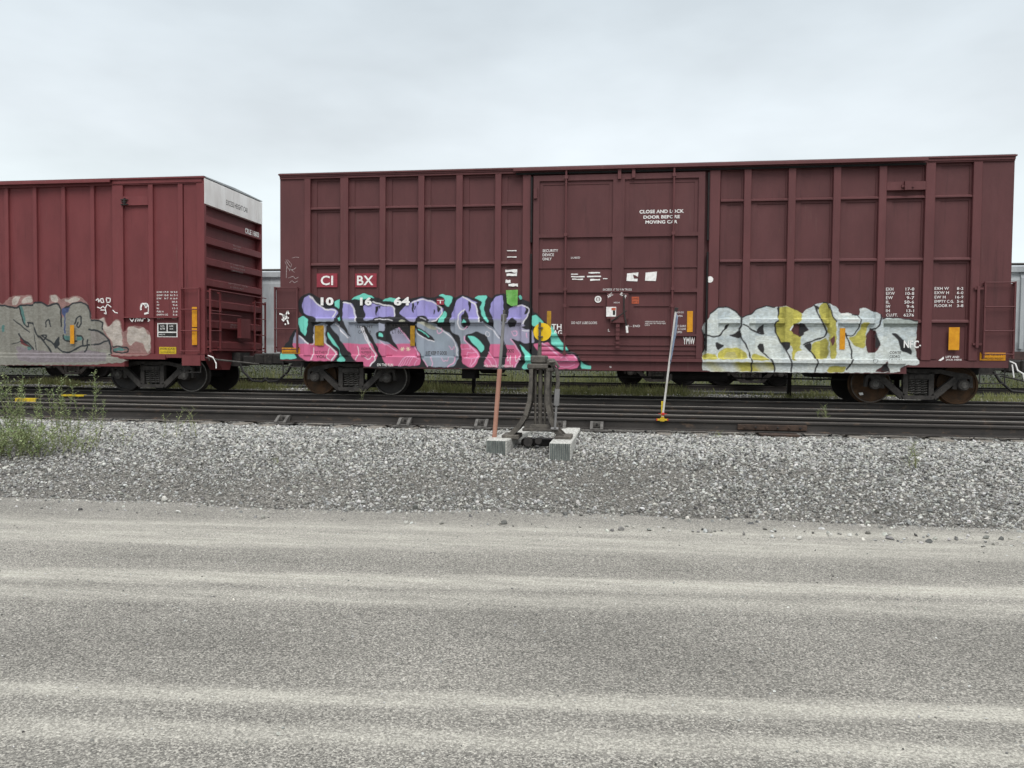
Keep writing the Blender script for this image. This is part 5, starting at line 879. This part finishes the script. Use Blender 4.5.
# ---------------------------------------------------------------- hopper cars on the track beyond the grass
HG='grey hopper cars on the far track'
def hopper(x0,x1,label,chutes,trucks,z=.06,sill=None):
    t=thing('hopper_car',label,'hopper car',((x0+x1)/2,9.5,z),HG); yc=9.5
    sec=[(8.05,1.15),(8.0,1.5),(7.98,3.35),(8.06,3.65),(8.3,3.82),(9.5,3.92),(10.7,3.82),(10.94,3.65),(11.02,3.35),(11.0,1.5),(10.95,1.15)]
    MB().prismx(sec,x0+.5,x1-.5).build('body',m_hop,t)
    mb=MB(); x=x0+.7
    while x<x1-.7: mb.prismx([(7.93,1.3),(7.93,3.4),(8.02,3.62),(8.05,3.62),(8.05,1.3)],x-.05,x+.05); x+=1.05
    mb.box(x0+.45,x1-.45,7.9,8.0,3.58,3.74); mb.build('side_ribs',m_hop,t)
    MB().box(x0+.2,x1-.2,7.95,8.05,.98,1.22).box(x0+.1,x1-.1,9.2,9.8,.75,1.05).build('side_sill',sill or m_hop,t)
    MB().box(x0+.4,x1-.4,9.2,9.8,3.96,4.0).build('roof_walkway',m_plate,t)
    for c in chutes: MB().add([(c-.9,8.4,1.1),(c+.9,8.4,1.1),(c+.9,10.6,1.1),(c-.9,10.6,1.1),(c-.3,9.0,.36),(c+.3,9.0,.36),(c+.3,10.0,.36),(c-.3,10.0,.36)],[(0,1,5,4),(1,2,6,5),(2,3,7,6),(3,0,4,7),(4,5,6,7)]).build('discharge_chute',m_under,t)
    for c in trucks: truck_parts(c,t,[(m_under,None),(m_under,None)],9.5,z)
    MB().box(x0-.35,x0+.4,9.4,9.6,.78,.95).box(x1-.4,x1+.35,9.4,9.6,.78,.95).tube([(x1+.1,9.2,.7),(x1+.3,9.2,.35),(x1+.5,9.2,.4)],.03,6).build('coupler',m_dark,t)
    mb=MB(); 
    for x in (x0+.05,x1-.05): mb.box(x-.03,x+.03,7.98,8.02,1.0,3.9); mb.box(x-.03,x+.03,8.02,11,3.8,3.86)
    mb.build('end_frame',m_hop,t); return t
hopper(10.5,26.5,'blue-grey hopper car glimpsed right of the long maroon boxcar',[14.2],[11.95,24.6],sill=m_hopb)
hopper(-9.3,10.1,'pale grey hopper car glimpsed in the gap between the two boxcars',[5.0,3.4],[-7.9,9.0])
hopper(-26.5,-10.1,'grey hopper car whose wheels show under the left boxcar',[-14.6,-16.6],[-11.9,-24.5])
# short black posts between the tracks
for i,(px_,lab) in enumerate((((3.826,0.286)[0],'short black post between the tracks under the lilac graffiti end'),((12.161,0.393)[0],'short black post between the tracks under the white graffiti'))):
    x=px_
    o=MB().box(x-.05,x+.05,3.85,3.93,-.2,.8).box(x-.07,x+.07,3.84,3.94,.72,.80).box(x-.07,x+.07,3.84,3.94,-.25,-.12).build('track_post',m_under); tag(o,lab,'post','short posts between the tracks')
# ---------------------------------------------------------------- switch stand
TB=[(6.12,6.40,-7.05,'left timber block under the switch stand, beside the orange sleeved pole'),(6.97,7.25,-7.2,'right timber block under the switch stand, its end reaching nearest the road')]
for a,b,yf,lab in TB:
    t=thing('switch_timber',lab,'timber',((a+b)/2,yf,0),'timbers carrying the switch stand')
    MB().bbox(a,b,yf,-4.6,-.44,-.195,.012).build('timber_body',m_timb,t)
    mb=MB(); n=11
    for k in range(n):
        x0=a+.012+(b-a-.024)*k/n; mb.box(x0,x0+(b-a-.024)/n*.72,yf-.010,yf+.002,-.43,-.208)
    mb.build('grooved_end',m_timbe,t,'grooved blue-grey end face'); t.location.z+=.04
    if a<6.5: t.rotation_euler.z=-.10
sw=thing('switch_stand','grey cast iron railroad switch stand with a round yellow target, bolted on two timbers','switch stand',(6.7,-6.6,-.19))
SX,SY=6.75,-6.6
def leg(pts,w_,y0,y1): 
    mb=MB()
    for a,b in zip(pts[:-1],pts[1:]): mb.bar(a,b,w_,y0,y1)
    return mb
LP=[(6.655,.79),(6.65,.55),(6.635,.33),(6.58,.13),(6.48,-.03),(6.35,-.155)]; RPp=[(6.885,.79),(6.875,.5),(6.875,.3),(6.92,.10),(6.99,-.06),(7.09,-.155)]
for y0 in (SY-.16,SY+.12):
    for P in (LP,RPp):
        mb=MB()
        for i,(a,b) in enumerate(zip(P[:-1],P[1:])): mb.bar(a,b,.05+.004*i,y0,y0+.035)
        mb.build('leg',m_stand,sw)
for P,dx in ((LP,-1),(RPp,1)):
    mb=MB()
    for a,b in zip(P[:-1],P[1:]): mb.bar((a[0]-dx*.01,a[1]),(b[0]-dx*.01,b[1]),.014,SY-.13,SY+.125)
    mb.build('leg_web',m_stand,sw)
MB().bbox(6.27,6.50,SY-.20,SY+.2,-.185,-.125,.008).build('foot',m_stand,sw); MB().bbox(6.98,7.20,SY-.20,SY+.2,-.185,-.125,.008).build('foot',m_stand,sw)
for xx in (6.705,6.77,6.835): MB().tube([(xx,SY-.05,-.06),(xx,SY-.05,.78)],.016 if xx!=6.77 else .03,10).build('spindle_rod',m_stand,sw)
mb=MB().bbox(6.54,6.98,SY-.15,SY+.15,-.075,-.035,.008); mb.bbox(6.57,6.95,SY-.12,SY-.10,-.035,.02,.005); mb.build('cross_plate',m_stand,sw)
mb=MB().bbox(6.60,6.94,SY-.17,SY+.16,.76,.83,.015); mb.bbox(6.64,6.86,SY-.14,SY+.1,.83,.94,.02); mb.bbox(6.86,6.97,SY-.17,SY-.02,.72,.90,.02); mb.build('head_casting',m_stand,sw)
MB().tube([(6.93,SY-.16,.82),(7.0,SY-.19,.76),(7.02,SY-.2,.60),(7.01,SY-.2,.50)],.026,8).tube([(6.9,SY-.2,.85),(6.98,SY-.2,.86),(7.03,SY-.2,.78)],.018,8).build('lever_arm',m_stand,sw)
MB().tube([(7.01,SY-.2,.50),(7.0,SY-.2,.28)],.036,8).build('lever_weight',m_grpole,sw); MB().tube([(7.0,SY-.2,.28),(6.985,SY-.2,-.02)],.016,8).tube([(6.93,SY-.18,-.03),(7.03,SY-.18,-.03)],.02,8).build('lever_handle',m_grpole,sw)
MB().tube([(6.75,SY-.03,.93),(6.755,SY-.03,1.12)],.03,10,.024).bbox(6.742,6.772,SY-.085,SY-.06,1.08,1.385,.004).build('mast',m_stand,sw)
MB().lathe((6.79,SY-.055,1.255),'y',[(-.003,.118),(-.003,.121),(.003,.121),(.003,.118)],40).build('target_disc',m_yel,sw,'round yellow target disc')
MB().bbox(6.848,6.905,SY-.052,SY-.046,1.31,1.535,.002).build('target_blade',m_refld,sw,'upright yellow blade above the disc')
for z in (1.19,1.31): MB().box(6.735,6.80,SY-.095,SY-.03,z-.008,z+.008).build('target_bolt',m_stand,sw)
mb=MB(); mb.bbox(6.5,6.95,SY+.05,SY+.3,-.30,-.20,.02); mb.tube([(6.72,SY+.1,-.25),(6.74,-5.0,-.26),(6.74,-3.6,-.26)],.03,8); mb.lathe((6.62,SY-.1,-.22),'y',[(-.05,.06),(.05,.06)],12); mb.lathe((6.76,SY-.12,-.2),'y',[(-.05,.045),(.05,.045)],12); mb.build('operating_crank',m_dark,sw)
sw.location.z+=.012; sw.location.x+=.02
# pole with orange sleeve
pl=thing('marker_pole','leaning pole with orange lower sleeve and thin grey upper tube, left of the switch stand','pole',(6.18,-6.72,-.19))
pa=Vector((6.178,-6.72,-.19)); pb=Vector((6.295,-6.70,1.50)); pt=lambda t:tuple(pa.lerp(pb,t))
MB().tube([pt(.02),pt(.565)],.031,14).build('sleeve',m_orpole,pl); MB().tube([pt(.565),pt(1.0)],.0215,12).build('upper_tube',m_grpole,pl); MB().tube([pt(-.02),pt(.03)],.02,10).tube([pt(.0),pt(.02)],.036,10).build('base_clip',m_red,pl)
MB().bbox(6.255,6.33,-6.72,-6.69,1.40,1.50,.008).box(6.28,6.31,-6.715,-6.695,1.46,1.56).build('top_clamp',m_plate,pl)
# blue flag on a rail clamp
fl=thing('signal_flag','white pole with a faded blue flag, clamped by its yellow foot to the nearest rail','flag',(8.49,-5.05,0))
a=Vector((8.492,-5.05,.04)); b=Vector((8.665,-5.05,1.66)); pt2=lambda t:tuple(a.lerp(b,t))
MB().tube([pt2(0),pt2(1)],.0155,10).build('pole',m_whpole,fl)
MB().box(8.40,8.575,-5.07,-5.02,-.018,.008).box(8.455,8.52,-5.075,-5.03,-.03,.02).build('rail_clamp',m_yel2,fl); MB().box(8.47,8.515,-5.03,-5.01,.012,.275).build('clamp_upright',m_yel2,fl)
MB().bbox(8.475,8.52,-5.08,-5.035,.06,.105,.01).tube([(8.43,-5.07,.085),(8.555,-5.07,.085)],.005,6).build('clamp_screw',m_red,fl); MB().box(8.398,8.415,-5.073,-5.017,-.02,.011).box(8.56,8.577,-5.073,-5.017,-.02,.011).build('clamp_end',m_red,fl)
vs=[];fs=[];NU,NV=6,16
for j_ in range(NV+1):
    tz=j_/NV; p0=Vector(pt2(.97-.44*tz)); wdt=.022+.022*math.sin(tz*3)
    for i_ in range(NU+1):
        u=i_/NU; vs.append((p0.x+.012+wdt*u-.03*tz*u,p0.y-.012+.03*math.sin(u*7+tz*3)*(.3+u),p0.z-.05*u*(1+.5*math.sin(tz*8))))
for j_ in range(NV):
    for i_ in range(NU): q=j_*(NU+1)+i_; fs.append((q,q+1,q+NU+2,q+NU+1))
mbf=MB(); mbf.v=vs; mbf.f=fs; fo=mbf.build('flag_cloth',m_cloth,fl,smooth=True); md=fo.modifiers.new('s','SOLIDIFY'); md.thickness=.004
MB().tube([pt2(.985),pt2(1.02)],.024,8).tube([(8.65,-5.06,1.69),(8.70,-5.06,1.68)],.012,6).build('flag_tie',m_dark,fl)
# ---------------------------------------------------------------- weeds and grass
m_leaf=mat('pale_green_leaf',srgb(146,156,112),srgb(100,120,72),5,rough=.8); m_bush=mat('dark_scrub_leaf',srgb(66,74,44),srgb(42,50,30),.9,rough=.9); m_leaf2=mat('grey_green_leaf',srgb(160,164,130),srgb(124,136,92),14,rough=.85); m_stem=mat('dry_weed_stem',srgb(130,128,92),srgb(104,110,74),14,rough=.85)
def weed(x,y,h,n,label,group=None,spread=.16,lsz=.022,lm=None,leafy=1.0):
    z=gz(x,y)-.01; t=thing('weed',label,'weed',(x,y,z),group); st=MB(); lf=MB(); sd=MB()
    def leaf(p,l,mbx):
        a=random.uniform(0,6.28); e=random.uniform(-.3,1.0); d=Vector((math.cos(a)*math.cos(e),math.sin(a)*math.cos(e),math.sin(e))); s_=d.cross(Vector((random.uniform(-1,1),random.uniform(-1,1),1))).normalized()*l*.28; p=Vector(p)
        mbx.add([p,p+d*l*.5+s_,p+d*l,p+d*l*.5-s_],[(0,1,2,3)])
    for k in range(n):
        a=random.uniform(0,6.28); hh=h*random.uniform(.55,1.05); r=spread*random.uniform(.2,1.2); P=[]; bx2=x+random.gauss(0,spread*.55); by2=y+random.gauss(0,spread*.45); z=gz(bx2,by2)-.01; bend=random.uniform(-.05,.05)
        for i in range(6):
            u=i/5; P.append((bx2+math.cos(a)*r*u**1.4+bend*math.sin(3*u),by2+math.sin(a)*r*u**1.4,z+hh*u))
        st.tube(P,.004,4,.0013)
        m_=int(hh*105*leafy)
        for i in range(m_):
            u=random.uniform(.05,1)**.8; j_=min(4,int(u*5)); q=Vector(P[j_]).lerp(Vector(P[j_+1]),u*5-j_)
            if random.random()<.35:
                b_=random.uniform(0,6.28); L_=random.uniform(.04,.13)*(1.1-u*.5); q2=q+Vector((math.cos(b_)*L_,math.sin(b_)*L_,L_*.9)); st.tube([q,q2],.002,3,.001)
                for w_ in range(4): leaf(q.lerp(q2,random.uniform(.3,1)),lsz*random.uniform(.5,.9),lf)
            leaf(q,lsz*random.uniform(.6,1.5),lf)
    st.build('stems',m_stem,t); lf.build('leaves',lm or m_leaf,t); 
    if sd.v: sd.build('seed_heads',m_leaf2,t)
    return t
WG='tall weeds on the left shoulder'
weed(-.40,-7.55,.98,10,'tall pale weed cut off by the left photo edge',WG,.24)
weed(.08,-7.6,1.0,10,'tall bushy weed in front of the first yellow rail mark',WG,.24)
weed(.40,-7.4,.98,8,'tall weed standing between the two yellow rail marks',WG,.22)
weed(.68,-7.35,1.02,4,'tallest weed at the right of the left clump, reaching the second yellow mark',WG,.2)
weed(-.08,-8.0,.5,24,'low leafy weed at the foot of the left clump, nearest the road',WG,.30,.028)
weed(.30,-7.95,.42,20,'low leafy weed right of centre in the left clump',WG,.28,.028)
weed(-.45,-8.1,.5,24,'low dense weed at the left photo edge nearest the road',WG,.28,.03)
weed(.66,-7.7,.36,12,'knee-high weed at the right foot of the left clump',WG,.25,.022)
weed(1.0,-7.3,.30,4,'small straggling weed just right of the left clump',WG,.28,.02,leafy=.5)
weed(1.38,-6.6,.48,4,'thin bare-stemmed weed standing alone right of the left clump','lone weeds',.14,.02,leafy=.35)
weed(1.7,-6.5,.42,4,'thin leaning weed right beside the lone bare-stemmed one','lone weeds',.18,.02,leafy=.35)
weed(11.22,-3.6,.42,4,'small green weed growing between the rails in front of the rusty right wheels','lone weeds',.05,.016)
weed(2.02,-.3,.42,2,'single thin weed stalk between the rails by the left rusty wheel','lone weeds',.05,.014,leafy=.6)
weed(11.35,-7.2,.30,5,'small light green weed on the right ballast slope','lone weeds',.05,.014,leafy=.7)
weed(11.5,-6.6,.16,3,'tiny weed sprig at the top of the right ballast slope','lone weeds',.05,.014)
for i,(wx,wy,wl) in enumerate(((3.6,-7.9,'tiny seedling on the ballast between the left clump and the switch stand'),(9.2,-5.7,'tiny seedling beside the rusty joint bar'),(13.6,-7.5,'small seedling near the right photo edge on the ballast slope'))): weed(wx,wy,.10,3,wl,'lone weeds',.04,.012)
# grass strip between the tracks (beyond counting)
m_grass=mat('dry_green_grass',srgb(138,138,92),srgb(98,106,62),2.5,rough=.9)
gv=[];gfc=[]
for k in range(60000):
    x=random.uniform(-12,25); y=random.uniform(3.0,7.6) if k%4 else random.uniform(11.2,19)
    d=mnoise.noise(Vector((x*.33,y*.5,9.1)))+.45*mnoise.noise(Vector((x*1.3,y*1.3,2.1)))
    if 5.2<x<9.6 or .5<x<5.5: d+=.25
    if random.random()>d*2.2+.25: continue
    z=gz(x,y)-.01; h=random.uniform(.05,.22)*(1+max(0,d))*(1 if y<9 else 2.3); a=random.uniform(0,6.28); w_=.007; lx,ly=random.uniform(-.06,.06),random.uniform(-.06,.06); i=len(gv)
    gv+=[(x-w_*math.cos(a),y-w_*math.sin(a),z),(x+w_*math.cos(a),y+w_*math.sin(a),z),(x+lx+w_*.3,y+ly,z+h*.7),(x+lx*1.8,y+ly*1.8,z+h)]; gfc+=[(i,i+1,i+2),(i,i+2,i+3)]
mb=MB(); mb.v=gv; mb.f=gfc; g_=mb.build('grass',m_grass); g_['kind']='stuff'
bv=[];bf=[]
for k in range(26000):
    x=random.uniform(-25,42); y=random.uniform(17,21); top=.55+.55*mnoise.noise(Vector((x*.5,y*.4,5)))+.25*mnoise.noise(Vector((x*1.9,3,5)))
    z=-.25+random.uniform(0,1)**.8*max(.25,top+.25); a=random.uniform(0,6.28); e=random.uniform(-.6,1.2); d=Vector((math.cos(a)*math.cos(e),math.sin(a)*math.cos(e),math.sin(e)))*random.uniform(.05,.13); t_=d.cross(Vector((random.uniform(-1,1),random.uniform(-1,1),1))).normalized()*d.length*.3; q=Vector((x,y,z)); i=len(bv)
    bv+=[tuple(q),tuple(q+d*.5+t_),tuple(q+d),tuple(q+d*.5-t_)]; bf.append((i,i+1,i+2,i+3))
mb=MB(); mb.v=bv; mb.f=bf; g_=mb.build('scrub',m_bush); g_['kind']='stuff'
print('done objects',len(bpy.data.objects))
